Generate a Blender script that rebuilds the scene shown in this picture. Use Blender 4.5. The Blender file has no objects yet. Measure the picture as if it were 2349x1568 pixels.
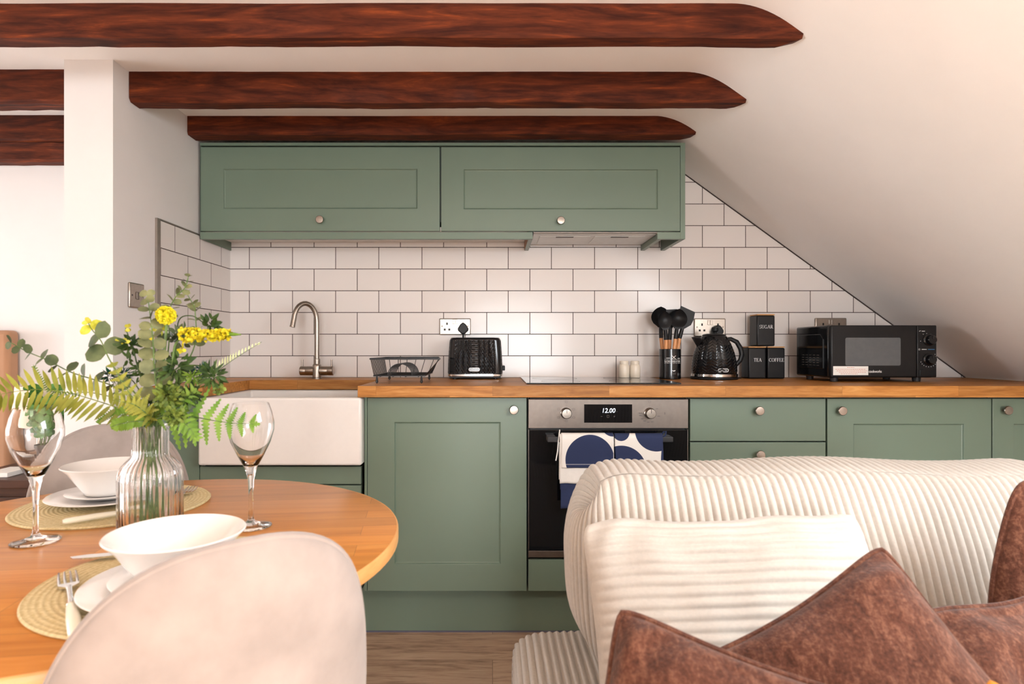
import bpy, bmesh, math, random
from mathutils import Vector as V, Matrix, noise
random.seed(7)
SC = bpy.context.scene
COL = SC.collection
PI = math.pi
# ------------------------------------------------------------------ measured camera: 1400 px focal, eye 1.07 m
F, VX, VY, CZ = 1400.0, 1130.0, 800.0, 1.07
def at(px, py, D): return V(((px - VX) * D / F, D, CZ - (py - VY) * D / F))
def ax(px, D): return (px - VX) * D / F
def az(py, D): return CZ - (py - VY) * D / F

# ------------------------------------------------------------------ mesh builder
class MB:
    def __init__(s): s.v = []; s.f = []
    def n(s): return len(s.v)
    def add(s, vs, fs):
        o = len(s.v); s.v += [V(p) for p in vs]; s.f += [tuple(i + o for i in f) for f in fs]; return o
    def box(s, x0, x1, y0, y1, z0, z1):
        x0, x1 = min(x0, x1), max(x0, x1); y0, y1 = min(y0, y1), max(y0, y1); z0, z1 = min(z0, z1), max(z0, z1)
        s.add([(x0,y0,z0),(x1,y0,z0),(x1,y1,z0),(x0,y1,z0),(x0,y0,z1),(x1,y0,z1),(x1,y1,z1),(x0,y1,z1)],
              [(0,3,2,1),(4,5,6,7),(0,1,5,4),(1,2,6,5),(2,3,7,6),(3,0,4,7)]); return s
    def grid(s, fn, nu, nv, cu=False, cv=False):
        o = len(s.v)
        for i in range(nu):
            for j in range(nv): s.v.append(V(fn(i, j)))
        for i in range(nu if cu else nu - 1):
            for j in range(nv if cv else nv - 1):
                a, b = i, (i + 1) % nu; c, d = j, (j + 1) % nv
                s.f.append((o + a*nv + c, o + b*nv + c, o + b*nv + d, o + a*nv + d))
        return s
    def tube(s, pts, r, seg=8, caps=True, flat=1.0, up=None):
        pts = [V(p) for p in pts]; n = len(pts)
        rs = r if isinstance(r, (list, tuple)) else [r] * n
        o = len(s.v); t0 = (pts[1] - pts[0]).normalized()
        ref = V(up) if up else (V((0, 0, 1)) if abs(t0.z) < .9 else V((0, 1, 0)))
        nn = (ref - t0 * ref.dot(t0)).normalized()
        for i, p in enumerate(pts):
            t = (pts[min(i + 1, n - 1)] - pts[max(i - 1, 0)]).normalized()
            nn = (nn - t * nn.dot(t)).normalized(); b = t.cross(nn)
            for k in range(seg):
                a = 2 * PI * k / seg
                s.v.append(p + nn * (rs[i] * math.cos(a) * flat) + b * (rs[i] * math.sin(a)))
        for i in range(n - 1):
            for k in range(seg):
                k2 = (k + 1) % seg
                s.f.append((o + i*seg + k, o + i*seg + k2, o + (i+1)*seg + k2, o + (i+1)*seg + k))
        if caps:
            s.f.append(tuple(o + k for k in range(seg))[::-1]); s.f.append(tuple(o + (n-1)*seg + k for k in range(seg)))
        return s
    def lathe(s, prof, c=(0, 0, 0), seg=40, mod=None, closed=False):
        c = V(c); o = len(s.v); rings = []
        for k, (r, z) in enumerate(prof):
            if r < 1e-6:
                rings.append([len(s.v)]); s.v.append(c + V((0, 0, z)))
            else:
                ring = []
                for i in range(seg):
                    a = 2 * PI * i / seg; rr = r * (mod(a, k) if mod else 1)
                    ring.append(len(s.v)); s.v.append(c + V((rr * math.cos(a), rr * math.sin(a), z)))
                rings.append(ring)
        pr = list(zip(rings, rings[1:])) + ([(rings[-1], rings[0])] if closed else [])
        for A, B in pr:
            for i in range(seg):
                j = (i + 1) % seg
                if len(A) == 1 and len(B) == 1: break
                if len(A) == 1: s.f.append((A[0], B[j], B[i]))
                elif len(B) == 1: s.f.append((A[i], A[j], B[0]))
                else: s.f.append((A[i], A[j], B[j], B[i]))
        return s
    def prism(s, poly, plane, a, b):
        m = {'XZ': lambda p, t: (p[0], t, p[1]), 'XY': lambda p, t: (p[0], p[1], t), 'YZ': lambda p, t: (t, p[0], p[1])}[plane]
        n = len(poly)
        s.add([m(p, a) for p in poly] + [m(p, b) for p in poly],
              [tuple(range(n)), tuple(range(n, 2*n))[::-1]] + [(i, i + n, (i+1) % n + n, (i+1) % n) for i in range(n)]); return s
    def blob(s, c, r, seg=16, rings=10):
        rx, ry, rz = (r, r, r) if not isinstance(r, (tuple, list)) else r
        o = len(s.v)
        s.lathe([(math.sin(PI*i/rings) if 0 < i < rings else 0, -math.cos(PI*i/rings)) for i in range(rings + 1)], seg=seg)
        for i in range(o, len(s.v)):
            p = s.v[i]; s.v[i] = V((c[0] + p.x*rx, c[1] + p.y*ry, c[2] + p.z*rz))
        return s
    def xf(s, m, start=0):
        for i in range(start, len(s.v)): s.v[i] = m @ s.v[i]
        return s

def wloc(o):
    p = V((0, 0, 0))
    while o: p += V(o.location); o = o.parent
    return p
def obj(name, mb, mat, parent=None, smooth=35, bevel=None, seg=2, uv=None, local=False, base=None, recalc=True):
    """one linked mesh object; world coordinates in, origin at the parent's (or at the mesh's own base)"""
    me = bpy.data.meshes.new(name)
    if local: off = V((0, 0, 0))
    elif parent: off = wloc(parent)
    else:
        xs = [p.x for p in mb.v]; ys = [p.y for p in mb.v]; zs = [p.z for p in mb.v]
        off = V(base) if base else V(((min(xs)+max(xs))/2, (min(ys)+max(ys))/2, min(zs)))
    me.from_pydata([p - off for p in mb.v], [], mb.f)
    if recalc:
        bm = bmesh.new(); bm.from_mesh(me); bmesh.ops.recalc_face_normals(bm, faces=bm.faces); bm.to_mesh(me); bm.free()
    me.update()
    if uv:
        l = me.uv_layers.new(name='UVMap')
        for lp in me.loops: l.data[lp.index].uv = uv(me.vertices[lp.vertex_index].co + off)
    if smooth is not None:
        for p in me.polygons: p.use_smooth = True
        me.set_sharp_from_angle(angle=math.radians(smooth))
    for mm in (mat if isinstance(mat, (list, tuple)) else [mat]): me.materials.append(mm)
    o = bpy.data.objects.new(name, me); COL.objects.link(o)
    if parent: o.parent = parent
    elif not local: o.location = off
    if bevel:
        b = o.modifiers.new('edge', 'BEVEL'); b.width = bevel; b.segments = seg; b.limit_method = 'ANGLE'; b.angle_limit = math.radians(40)
        b.harden_normals = False
    return o
def tag(o, label, cat, group=None):
    o['label'] = label; o['category'] = cat
    if group: o['group'] = group
    return o
def thing(name, label, cat, loc=(0, 0, 0), rotz=0, group=None):
    o = bpy.data.objects.new(name, None); COL.objects.link(o); o.location = loc; o.rotation_euler = (0, 0, rotz)
    return tag(o, label, cat, group)
def struct(o, label=None):
    o['kind'] = 'structure'
    if label: o['label'] = label
    return o
def dup(root, loc, rotz=0, label=None, keep=None):
    def cp(o, par):
        c = o.copy(); COL.objects.link(c)
        if par: c.parent = par
        for ch in list(o.children):
            cp(ch, c)
        return c
    r = cp(root, None); r.location = loc; r.rotation_euler = (0, 0, rotz)
    if label: r['label'] = label
    return r
def text(name, body, w, c, mat, parent, h=None, depth=.0004, rot=None, spacing=1.0, shear=0.0):
    """flat lettering of width w centred at c, facing the camera side (-Y) unless rot is given"""
    cu = bpy.data.curves.new(name, 'FONT'); cu.body = body; cu.extrude = depth; cu.align_x = 'CENTER'; cu.align_y = 'CENTER'
    cu.space_character = spacing; cu.shear = shear; cu.resolution_u = 3
    t = bpy.data.objects.new(name, cu); COL.objects.link(t)
    bpy.context.view_layer.update()
    me = bpy.data.meshes.new_from_object(t.evaluated_get(bpy.context.evaluated_depsgraph_get()))
    bpy.data.objects.remove(t)
    xs = [v.co.x for v in me.vertices]; ys = [v.co.y for v in me.vertices]
    W = max(xs) - min(xs); H = max(ys) - min(ys); cx = (max(xs)+min(xs))/2; cy = (max(ys)+min(ys))/2
    sx = w / W; sy = (h / H) if h else sx
    mb = MB(); R = rot or Matrix.Rotation(PI/2, 3, 'X')
    mb.add([V(c) + R @ V(((v.co.x-cx)*sx, (v.co.y-cy)*sy, v.co.z)) for v in me.vertices], [tuple(p.vertices) for p in me.polygons])
    bpy.data.meshes.remove(me)
    return obj(name, mb, mat, parent, smooth=None, recalc=False)

# ------------------------------------------------------------------ materials
def lin(r, g, b):
    f = lambda c: (c/12.92 if c <= .04045 else ((c+.055)/1.055)**2.4)
    return (f(r/255), f(g/255), f(b/255), 1)
def newmat(name):
    m = bpy.data.materials.new(name); m.use_nodes = True
    nt = m.node_tree; b = nt.nodes['Principled BSDF']; return m, nt, b
def nd(nt, t, **k):
    n = nt.nodes.new(t)
    for a, v in k.items():
        if a.startswith('i_'): n.inputs[a[2:].replace('_', ' ')].default_value = v
        else: setattr(n, a, v)
    return n
def ramp(nt, fac, stops):
    r = nd(nt, 'ShaderNodeValToRGB'); e = r.color_ramp.elements
    while len(e) < len(stops): e.new(.5)
    for x, (p, c) in zip(e, stops): x.position = p; x.color = c
    nt.links.new(fac, r.inputs[0]); return r.outputs[0]
def coords(nt, scale=(1, 1, 1), rot=(0, 0, 0), src='Object', loc=(0, 0, 0)):
    tc = nd(nt, 'ShaderNodeTexCoord'); mp = nd(nt, 'ShaderNodeMapping')
    mp.inputs['Scale'].default_value = scale; mp.inputs['Rotation'].default_value = rot; mp.inputs['Location'].default_value = loc
    nt.links.new(tc.outputs[src], mp.inputs[0]); return mp.outputs[0]
def noise_(nt, vec, scale, detail=4, rough=.55, dist=0):
    n = nd(nt, 'ShaderNodeTexNoise'); n.inputs['Scale'].default_value = scale; n.inputs['Detail'].default_value = detail
    n.inputs['Roughness'].default_value = rough; n.inputs['Distortion'].default_value = dist
    if vec: nt.links.new(vec, n.inputs['Vector'])
    return n.outputs['Fac']
def bump(nt, b, h, strength, dist=.002):
    n = nd(nt, 'ShaderNodeBump'); n.inputs['Strength'].default_value = strength; n.inputs['Distance'].default_value = dist
    nt.links.new(h, n.inputs['Height']); nt.links.new(n.outputs[0], b.inputs['Normal'])
def mixc(nt, a, b_, fac, mode='MIX'):
    m = nd(nt, 'ShaderNodeMix', data_type='RGBA', blend_type=mode)
    for s, v in ((6, a), (7, b_), (0, fac)):
        if hasattr(v, 'is_linked'): nt.links.new(v, m.inputs[s])
        else: m.inputs[s].default_value = v
    return m.outputs[2]
def mathn(nt, op, a, b_=None):
    m = nd(nt, 'ShaderNodeMath', operation=op)
    for i, v in enumerate((a, b_)):
        if v is None: continue
        if hasattr(v, 'is_linked'): nt.links.new(v, m.inputs[i])
        else: m.inputs[i].default_value = v
    return m.outputs[0]
def plain(name, col, rough=.5, metal=0, nscale=40, var=.06, bmp=0, sheen=0, coat=0, spec=None, bd=.001):
    m, nt, b = newmat(name)
    c = coords(nt); f = noise_(nt, c, nscale)
    lo = tuple(x*(1-var) for x in col[:3]) + (1,); hi = tuple(min(1, x*(1+var)) for x in col[:3]) + (1,)
    nt.links.new(ramp(nt, f, [(.3, lo), (.7, hi)]), b.inputs['Base Color'])
    b.inputs['Roughness'].default_value = rough; b.inputs['Metallic'].default_value = metal
    if spec is not None: b.inputs['Specular IOR Level'].default_value = spec
    if sheen: b.inputs['Sheen Weight'].default_value = sheen; b.inputs['Sheen Roughness'].default_value = .4
    if coat: b.inputs['Coat Weight'].default_value = coat; b.inputs['Coat Roughness'].default_value = .08
    if bmp: bump(nt, b, f, bmp, bd)
    return m
def glass(name, col=(1, 1, 1, 1), ior=1.47):
    m, nt, b = newmat(name)
    b.inputs['Base Color'].default_value = col; b.inputs['Transmission Weight'].default_value = 1
    b.inputs['Roughness'].default_value = 0; b.inputs['IOR'].default_value = ior
    return m
def emit(name, col, s):
    m, nt, b = newmat(name); b.inputs['Base Color'].default_value = (0, 0, 0, 1)
    b.inputs['Emission Color'].default_value = col; b.inputs['Emission Strength'].default_value = s; return m
def wood(name, cols, grain=(1.2, 14, 14), scale=2.2, dist=1.0, rough=.4, rot=(0, 0, 0), stave=None, tint=.5, coat=0, bmp=.15, fine=.25, spec=.4):
    """grain runs along the axis with the small factor; stave=(length, width) cuts it into boards"""
    m, nt, b = newmat(name)
    v = coords(nt, rot=rot)
    if stave:
        sp = nd(nt, 'ShaderNodeSeparateXYZ'); nt.links.new(v, sp.inputs[0])
        cb = nd(nt, 'ShaderNodeCombineXYZ'); nt.links.new(sp.outputs[0], cb.inputs[0])
        nt.links.new(mathn(nt, 'ADD', sp.outputs[1], sp.outputs[2]), cb.inputs[1])
        br = nd(nt, 'ShaderNodeTexBrick', offset=.37, offset_frequency=2)
        br.inputs['Scale'].default_value = 1; br.inputs['Brick Width'].default_value = stave[0]; br.inputs['Row Height'].default_value = stave[1]
        br.inputs['Mortar Size'].default_value = stave[2] if len(stave) > 2 else 0.0003
        br.inputs['Color1'].default_value = (0, 0, 0, 1); br.inputs['Color2'].default_value = (1, 1, 1, 1); br.inputs['Mortar'].default_value = (.3, .3, .3, 1)
        nt.links.new(cb.outputs[0], br.inputs[0])
        off = nd(nt, 'ShaderNodeVectorMath', operation='MULTIPLY_ADD')
        nt.links.new(br.outputs['Color'], off.inputs[0]); off.inputs[1].default_value = (3, 5, 7); nt.links.new(v, off.inputs[2])
        v2 = off.outputs[0]
    else: v2 = v
    mp = nd(nt, 'ShaderNodeMapping'); mp.inputs['Scale'].default_value = grain; nt.links.new(v2, mp.inputs[0])
    f = noise_(nt, mp.outputs[0], scale, 6, .6, dist)
    f2 = noise_(nt, mp.outputs[0], scale * 6, 3, .6, .3)
    ff = mathn(nt, 'ADD', mathn(nt, 'MULTIPLY', f, 1 - fine), mathn(nt, 'MULTIPLY', f2, fine))
    n = len(cols); c = ramp(nt, ff, [(.28 + .44 * i / (n - 1), x) for i, x in enumerate(cols)])
    if stave:
        t = ramp(nt, br.outputs['Color'], [(0, (1 - tint, 1 - tint, 1 - tint, 1)), (1, (1, 1, 1, 1))])
        c = mixc(nt, c, t, 1.0, 'MULTIPLY')
        c = mixc(nt, c, (.05, .03, .02, 1), mathn(nt, 'MULTIPLY', br.outputs['Fac'], .7))
    nt.links.new(c, b.inputs['Base Color']); b.inputs['Roughness'].default_value = rough; b.inputs['Specular IOR Level'].default_value = spec
    if coat: b.inputs['Coat Weight'].default_value = coat; b.inputs['Coat Roughness'].default_value = .25
    bump(nt, b, ff, bmp, .001)
    return m
def tilemat(name):
    m, nt, b = newmat(name)
    tc = nd(nt, 'ShaderNodeTexCoord')
    br = nd(nt, 'ShaderNodeTexBrick', offset=.5, offset_frequency=2)
    br.inputs['Scale'].default_value = 1; br.inputs['Brick Width'].default_value = .2015; br.inputs['Row Height'].default_value = .10127
    br.inputs['Mortar Size'].default_value = .0017; br.inputs['Mortar Smooth'].default_value = .1
    br.inputs['Color1'].default_value = lin(226, 219, 214); br.inputs['Color2'].default_value = lin(232, 226, 222); br.inputs['Mortar'].default_value = lin(72, 60, 54)
    nt.links.new(tc.outputs['UV'], br.inputs[0]); nt.links.new(br.outputs['Color'], b.inputs['Base Color'])
    inv = mathn(nt, 'SUBTRACT', 1.0, br.outputs['Fac'])
    nt.links.new(mathn(nt, 'ADD', mathn(nt, 'MULTIPLY', br.outputs['Fac'], .6), .17), b.inputs['Roughness'])
    b.inputs['Specular IOR Level'].default_value = .32
    n = noise_(nt, coords(nt), 5, 1); h = mathn(nt, 'ADD', mathn(nt, 'MULTIPLY', n, 1.6), inv)
    bump(nt, b, h, .35, .0015)
    return m

MT = {}
MT['wall'] = plain('wall_paint', lin(232, 228, 226), .75, var=.015, nscale=6, bmp=.05)
MT['slope'] = plain('ceiling_paint', lin(248, 245, 243), .8, var=.015, nscale=5, bmp=.05)
MT['green'] = plain('sage_paint', lin(108, 126, 110), .38, var=.03, nscale=3)
MT['greenin'] = plain('carcass_board', lin(70, 78, 70), .6)
MT['underside'] = plain('white_board', lin(230, 224, 216), .6)
MT['brownboard'] = plain('raw_board', lin(150, 105, 75), .6)
MT['tile'] = tilemat('metro_tiles')
MT['grout'] = plain('dark_grout', lin(60, 50, 46), .8)
MT['nickel'] = plain('brushed_nickel', lin(166, 156, 146), .3, 1, 90, .06)
MT['steel'] = plain('brushed_steel', lin(122, 113, 106), .42, 1, 60, .05)
MT['chrome'] = plain('polished_chrome', lin(220, 218, 214), .1, 1)
MT['trimgrey'] = plain('grey_aluminium', lin(150, 140, 132), .45, .6)
MT['beam'] = wood('dark_stained_timber', [lin(30, 13, 9), lin(66, 28, 16), lin(98, 45, 24), lin(150, 72, 31)], (1.0, 8, 8), 1.9, 2.4, .6, bmp=.5, fine=.3, spec=.15)
MT['worktop'] = wood('oak_worktop', [lin(150, 92, 40), lin(200, 134, 66), lin(226, 166, 96)], (2.2, 22, 22), 1.5, 1.5, .42, stave=(.42, .042), tint=.38, spec=.25)
MT['table'] = wood('oiled_table_wood', [lin(180, 108, 42), lin(210, 138, 62), lin(224, 156, 80)], (1.3, 16, 16), 1.5, 1.0, .3, rot=(0, 0, -.12), stave=(.62, .052), tint=.22, coat=.08, bmp=.05, spec=.3)
MT['tableedge'] = wood('table_edge_wood', [lin(206, 142, 78), lin(224, 168, 104), lin(234, 184, 124)], (3, 3, 20), 1.5, .5, .35)
MT['floor'] = wood('laminate_planks', [lin(120, 94, 78), lin(204, 172, 146), lin(230, 204, 178)], (1.1, 9, 9), 2.2, 1.6, .45, stave=(1.28, .19, .0009), tint=.25, bmp=.25, fine=.35)
MT['walnut'] = wood('dark_walnut', [lin(40, 24, 18), lin(72, 46, 34), lin(88, 58, 42)], (1.2, 14, 14), 2, 1)
MT['utensilwood'] = wood('beech_handle', [lin(190, 122, 72), lin(214, 150, 98), lin(226, 168, 118)], (20, 20, 2), 3, .5)
MT['bamboo'] = wood('bamboo_lid', [lin(170, 118, 66), lin(198, 148, 92), lin(210, 164, 108)], (2, 20, 20), 3, .5)
MT['black'] = plain('matt_black', (.008, .008, .009, 1), .42, spec=.28)
MT['blackwire'] = plain('black_coated_wire', (.012, .012, .013, 1), .35)
MT['blackgloss'] = plain('gloss_black', (.005, .005, .006, 1), .12, coat=.2, spec=.4)
MT['blackglass'] = plain('black_glass', (.006, .006, .007, 1), .06, spec=.6)
MT['charcoal'] = plain('charcoal_plastic', lin(42, 42, 45), .4)
MT['ceramic'] = plain('white_glazed_ceramic', lin(240, 236, 232), .12, var=.01, coat=.3)
MT['cream'] = plain('cream_ceramic', lin(228, 216, 198), .3, var=.03)
MT['white'] = plain('white_print', lin(235, 235, 235), .6)
MT['redprint'] = plain('red_print', lin(206, 120, 104), .7)
MT['blueprint'] = plain('blue_print', lin(60, 130, 190), .7)
MT['greyprint'] = plain('grey_print', lin(90, 84, 80), .7)
MT['lcd'] = emit('lit_clock_digits', (.85, .9, 1, 1), 2.2)
MT['glass'] = glass('clear_glass', (1, 1, 1, 1), 1.45)
MT['ivory'] = plain('ivory_handle', lin(240, 234, 214), .25, var=.02)
MT['velvet'] = plain('beige_velvet', lin(154, 143, 137), .95, var=.14, nscale=14, bmp=.05, sheen=.35)
MT['tanvelvet'] = plain('tan_upholstery', lin(178, 134, 102), .85, var=.08, nscale=7, sheen=.3)
MT['cord'] = plain('cream_corduroy', lin(194, 186, 176), .95, var=.05, nscale=160, bmp=.25, sheen=.25)
MT['wool'] = plain('mustard_wool', lin(190, 120, 30), .9, nscale=200, var=.2, bmp=.4)
MT['goldmetal'] = plain('dark_metal_leg', lin(40, 36, 34), .4, .7)
MT['shade'] = plain('linen_lampshade', lin(238, 222, 202), .8, var=.03)
MT['linen'] = plain('white_linen', lin(236, 230, 224), .9, var=.03, nscale=30)
MT['paper'] = plain('white_paper', lin(238, 234, 228), .7, var=.02)
def brownmat():
    m, nt, b = newmat('brown_chenille')
    c = coords(nt); f = noise_(nt, coords(nt, (1.8, 1, .7), (.3, .5, .2)), 55, 6, .7, .5); g = noise_(nt, c, 240, 2)
    ff = mathn(nt, 'ADD', mathn(nt, 'MULTIPLY', f, .66), mathn(nt, 'MULTIPLY', g, .34))
    nt.links.new(ramp(nt, ff, [(.34, lin(64, 37, 27)), (.5, lin(92, 56, 42)), (.68, lin(134, 92, 72))]), b.inputs['Base Color'])
    b.inputs['Roughness'].default_value = 1; b.inputs['Specular IOR Level'].default_value = .1; b.inputs['Sheen Weight'].default_value = .2; bump(nt, b, ff, .8, .003); return m
MT['brown'] = brownmat()
def matmat():
    m, nt, b = newmat('woven_straw')
    tc = nd(nt, 'ShaderNodeTexCoord'); ln = nd(nt, 'ShaderNodeVectorMath', operation='LENGTH'); nt.links.new(tc.outputs['Object'], ln.inputs[0])
    s = mathn(nt, 'SINE', mathn(nt, 'MULTIPLY', ln.outputs['Value'], 2*PI/.0072))
    g = noise_(nt, coords(nt), 220, 2)
    nt.links.new(ramp(nt, mathn(nt, 'ADD', mathn(nt, 'MULTIPLY', s, .07), g), [(.2, lin(190, 166, 112)), (.75, lin(226, 210, 166))]), b.inputs['Base Color'])
    b.inputs['Roughness'].default_value = .85; bump(nt, b, mathn(nt, 'ADD', s, mathn(nt, 'MULTIPLY', g, .6)), .3, .0010); return m
MT['straw'] = matmat()
def leafmat(name, c1, c2, sc=18, rough=.5):
    m = plain(name, c1, rough); nt = m.node_tree; b = nt.nodes['Principled BSDF']
    f = noise_(nt, coords(nt), sc, 3); nt.links.new(ramp(nt, f, [(.35, c1), (.65, c2)]), b.inputs['Base Color'])
    b.inputs['Specular IOR Level'].default_value = .25
    return m
MT['euca'] = leafmat('eucalyptus_leaf', lin(88, 94, 62), lin(134, 136, 94), 30)
MT['eucadark'] = leafmat('dark_eucalyptus_leaf', lin(70, 84, 56), lin(106, 118, 80), 30)
MT['fern'] = leafmat('fern_leaf', lin(84, 124, 34), lin(132, 162, 62), 24)
MT['fernyel'] = leafmat('olive_fern_leaf', lin(106, 114, 34), lin(156, 154, 62), 24)
MT['fernpale'] = leafmat('pale_fern_leaf', lin(206, 212, 156), lin(222, 226, 180), 24)
MT['dkgreen'] = leafmat('dark_green_leaf', lin(36, 58, 26), lin(78, 102, 46), 40)
MT['teal'] = leafmat('thistle_teal', lin(8, 40, 52), lin(20, 90, 60), 60)
MT['olive'] = leafmat('olive_hop', lin(60, 82, 30), lin(130, 146, 60), 60)
MT['yellow'] = leafmat('yellow_petal', lin(222, 206, 24), lin(246, 238, 70), 60)
MT['yellowdk'] = leafmat('gold_petal', lin(206, 184, 18), lin(240, 226, 60), 80)
MT['lime'] = leafmat('lime_bud', lin(176, 180, 40), lin(220, 214, 90), 60)
MT['stem'] = leafmat('green_stem', lin(70, 96, 50), lin(112, 138, 74), 30)
MT['houseplant'] = leafmat('round_green_leaf', lin(60, 110, 50), lin(96, 146, 74), 30)

# ================================================================== SETTING
ZC = 2.008; XL = ax(525, 2.85); YB = 2.85; SL = .7248; XS = .731
def slope_z(x): return ZC - SL * (x - XS)
def ceil_z(x):
    a, c = .65, .812
    if x <= a: return ZC
    if x >= c: return slope_z(x)
    t = (x - a) / (c - a)        # soft plaster curve where ceiling meets slope
    return (1-t)**2 * ZC + 2*t*(1-t) * ZC + t*t * slope_z(c)
XR = 2.55; YR = -6.0; XW = -5.5
mb = MB(); mb.box(XW, XR, YR, 3.0, -.06, 0); struct(obj('floor', mb, MT['floor'], base=(0, 2.1016 - .19*8, 0)))
# ceiling: flat + sloped part in one skin, with openings for the roof window and the added fill one
prof = [XW, -2.5, -1.3, 0] + [.65 + (.812-.65)*i/10 for i in range(11)] + [1.12, 1.86, XR]
ys = [YR, -2.6, -1.25, -.55, .75, 3.0]
mb = MB()
P = [[(x, y, ceil_z(x)) for y in ys] for x in prof]
mb.v = [V(p) for r in P for p in r]; n = len(ys)
for i in range(len(prof) - 1):
    for j in range(n - 1):
        if prof[i] == 1.12 and j in (1, 3): continue
        mb.f.append((i*n+j, i*n+j+1, (i+1)*n+j+1, (i+1)*n+j))
struct(obj('ceiling', mb, MT['slope'], smooth=60, recalc=False))
def wall(name, *b):
    mb = MB(); mb.box(*b); return struct(obj(name, mb, MT['wall']))
wall('wall_back', -1.39, 2.62, 2.858, 2.98, 0, 2.3)
wall('wall_partition', ax(147, 1.98), XL, 1.98, 2.858, 0, ZC)
wall('wall_bedroom', XW, ax(147, 1.98), 2.505, 2.62, 0, ZC)
wall('wall_right', XR, XR + .1, YR, 2.858, 0, slope_z(XR) + .02)
def holed(name, axis, pos, th, us, zs, hole):
    """wall with rectangular openings; axis 'Y' lies across X, axis 'X' lies across Y"""
    mb = MB()
    for i in range(len(us) - 1):
        for j in range(len(zs) - 1):
            if (i, j) in hole: continue
            if axis == 'Y': mb.box(us[i], us[i+1], pos - th, pos, zs[j], zs[j+1])
            else: mb.box(pos - th, pos, us[i], us[i+1], zs[j], zs[j+1])
    return struct(obj(name, mb, MT['wall'], smooth=None))
holed('wall_front', 'Y', YR, .15, [XW, -3.4, -1.2, -.5, 1.3, 1.6, XR], [0, .2, 1.88, 2.3], {(1, 1), (3, 1)})
holed('wall_left', 'X', XW, .15, [YR, .3, 2.2, 3.0], [0, .3, 1.88, 2.3], {(1, 1)})
MT['frame'] = plain('white_gloss_paint', lin(238, 236, 232), .35)
def window(name, x0, x1, z0, z1, y):
    t = bpy.data.objects.new(name, None); COL.objects.link(t); t.location = ((x0+x1)/2, y, z0); struct(t)
    mb = MB(); w = .05
    mb.box(x0, x1, y-.1, y-.04, z0, z0+w); mb.box(x0, x1, y-.1, y-.04, z1-w, z1)
    mb.box(x0, x0+w, y-.1, y-.04, z0+w, z1-w); mb.box(x1-w, x1, y-.1, y-.04, z0+w, z1-w); xm = (x0+x1)/2
    mb.box(xm-.03, xm+.03, y-.1, y-.04, z0+w, z1-w); obj('window_frame', mb, MT['frame'], t, bevel=.006)
window('window_1', -3.4, -1.2, .2, 1.88, YR); window('window_2', -.5, 1.3, .2, 1.88, YR)
def quadbars(name, c, ux, uy, nrm, w, h, t):
    """rectangular frame of section t in the plane of ux, uy"""
    mb = MB(); M = Matrix((ux, uy, nrm)).transposed()
    for b in ((-w/2, w/2, -h/2, -h/2+t), (-w/2, w/2, h/2-t, h/2), (-w/2, -w/2+t, -h/2+t, h/2-t), (w/2-t, w/2, -h/2+t, h/2-t)):
        s = mb.n(); mb.box(b[0], b[1], b[2], b[3], -.05, .05)
        for i in range(s, mb.n()): mb.v[i] = V(c) + M @ mb.v[i]
    return mb
sx = V((1, 0, -SL)).normalized(); snorm = V((SL, 0, 1)).normalized()
sc = V(((1.12+1.86)/2, .10, slope_z(1.49)))
wo = bpy.data.objects.new('window_3', None); COL.objects.link(wo); wo.location = sc; struct(wo)
obj('window_frame', quadbars('f', sc + snorm*.05, sx, V((0, 1, 0)), snorm, .74*math.hypot(1, SL), 1.30, .05), MT['frame'], wo, bevel=.006)
sc2 = V((1.49, -1.925, slope_z(1.49)))  # extra roof window out of view, added to light the partition's side wall
wo = bpy.data.objects.new('added_window_5', None); COL.objects.link(wo); wo.location = sc2; struct(wo)
obj('window_frame', quadbars('f', sc2 + snorm*.05, sx, V((0, 1, 0)), snorm, .74*math.hypot(1, SL), 1.35, .05), MT['frame'], wo, bevel=.006)
mb = MB(); y0, y1 = .3, 2.2
for b in ((y0, y1, .3, .35), (y0, y1, 1.83, 1.88), (y0, y0+.05, .35, 1.83), (y1-.05, y1, .35, 1.83), (1.22, 1.28, .35, 1.83)): mb.box(XW-.1, XW-.04, *b)
wo = bpy.data.objects.new('window_4', None); COL.objects.link(wo); wo.location = (XW, 1.25, .3); struct(wo)
obj('window_frame', mb, MT['frame'], wo, bevel=.006)

# ------------------------------------------------------------------ timber beams
def beam(label, x0, x1, y0, y1, zb, cut=False, seed=0, ztop=None, warp=.004):
    mb = MB(); st = 90
    tip = XS + (ZC - zb) / SL - .012 if cut else x1
    X = [x0 + (tip - x0) * i / st for i in range(st + 1)]
    rings = []
    for i, x in enumerate(X):
        zt = min(ztop or 9, ceil_z(x) + .002 if not ztop else ztop)
        e = lambda k, s=3.1: (noise.noise(V((x*s + seed*7.3, k*3.7, seed))) + .5*noise.noise(V((x*s*6, k*9.1, seed)))) * warp
        wb = zb + e(1); zt = max(zt, wb + .006)
        ch = .006 + abs(e(4))                                 # worn lower edge
        k = min(1, max(0, (tip - x) / .03)) if cut else 1
        rings.append([(x, y0 + e(2)*.6, zt), (x, y0 + e(2)*.6, min(wb + ch + .004, zt - .001)), (x, y0 + ch, wb), (x, y0 + ch + (y1-y0-ch)*k, wb + e(3)*.4), (x, y1, zt)])
    mb.grid(lambda i, j: rings[i][j], len(rings), 5, cv=True)
    mb.f.append(tuple(range(5))[::-1]); mb.f.append(tuple(range(st*5, st*5+5)))
    return tag(obj('ceiling_beam', mb, MT['beam'], smooth=30), label, 'beam', None)
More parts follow.
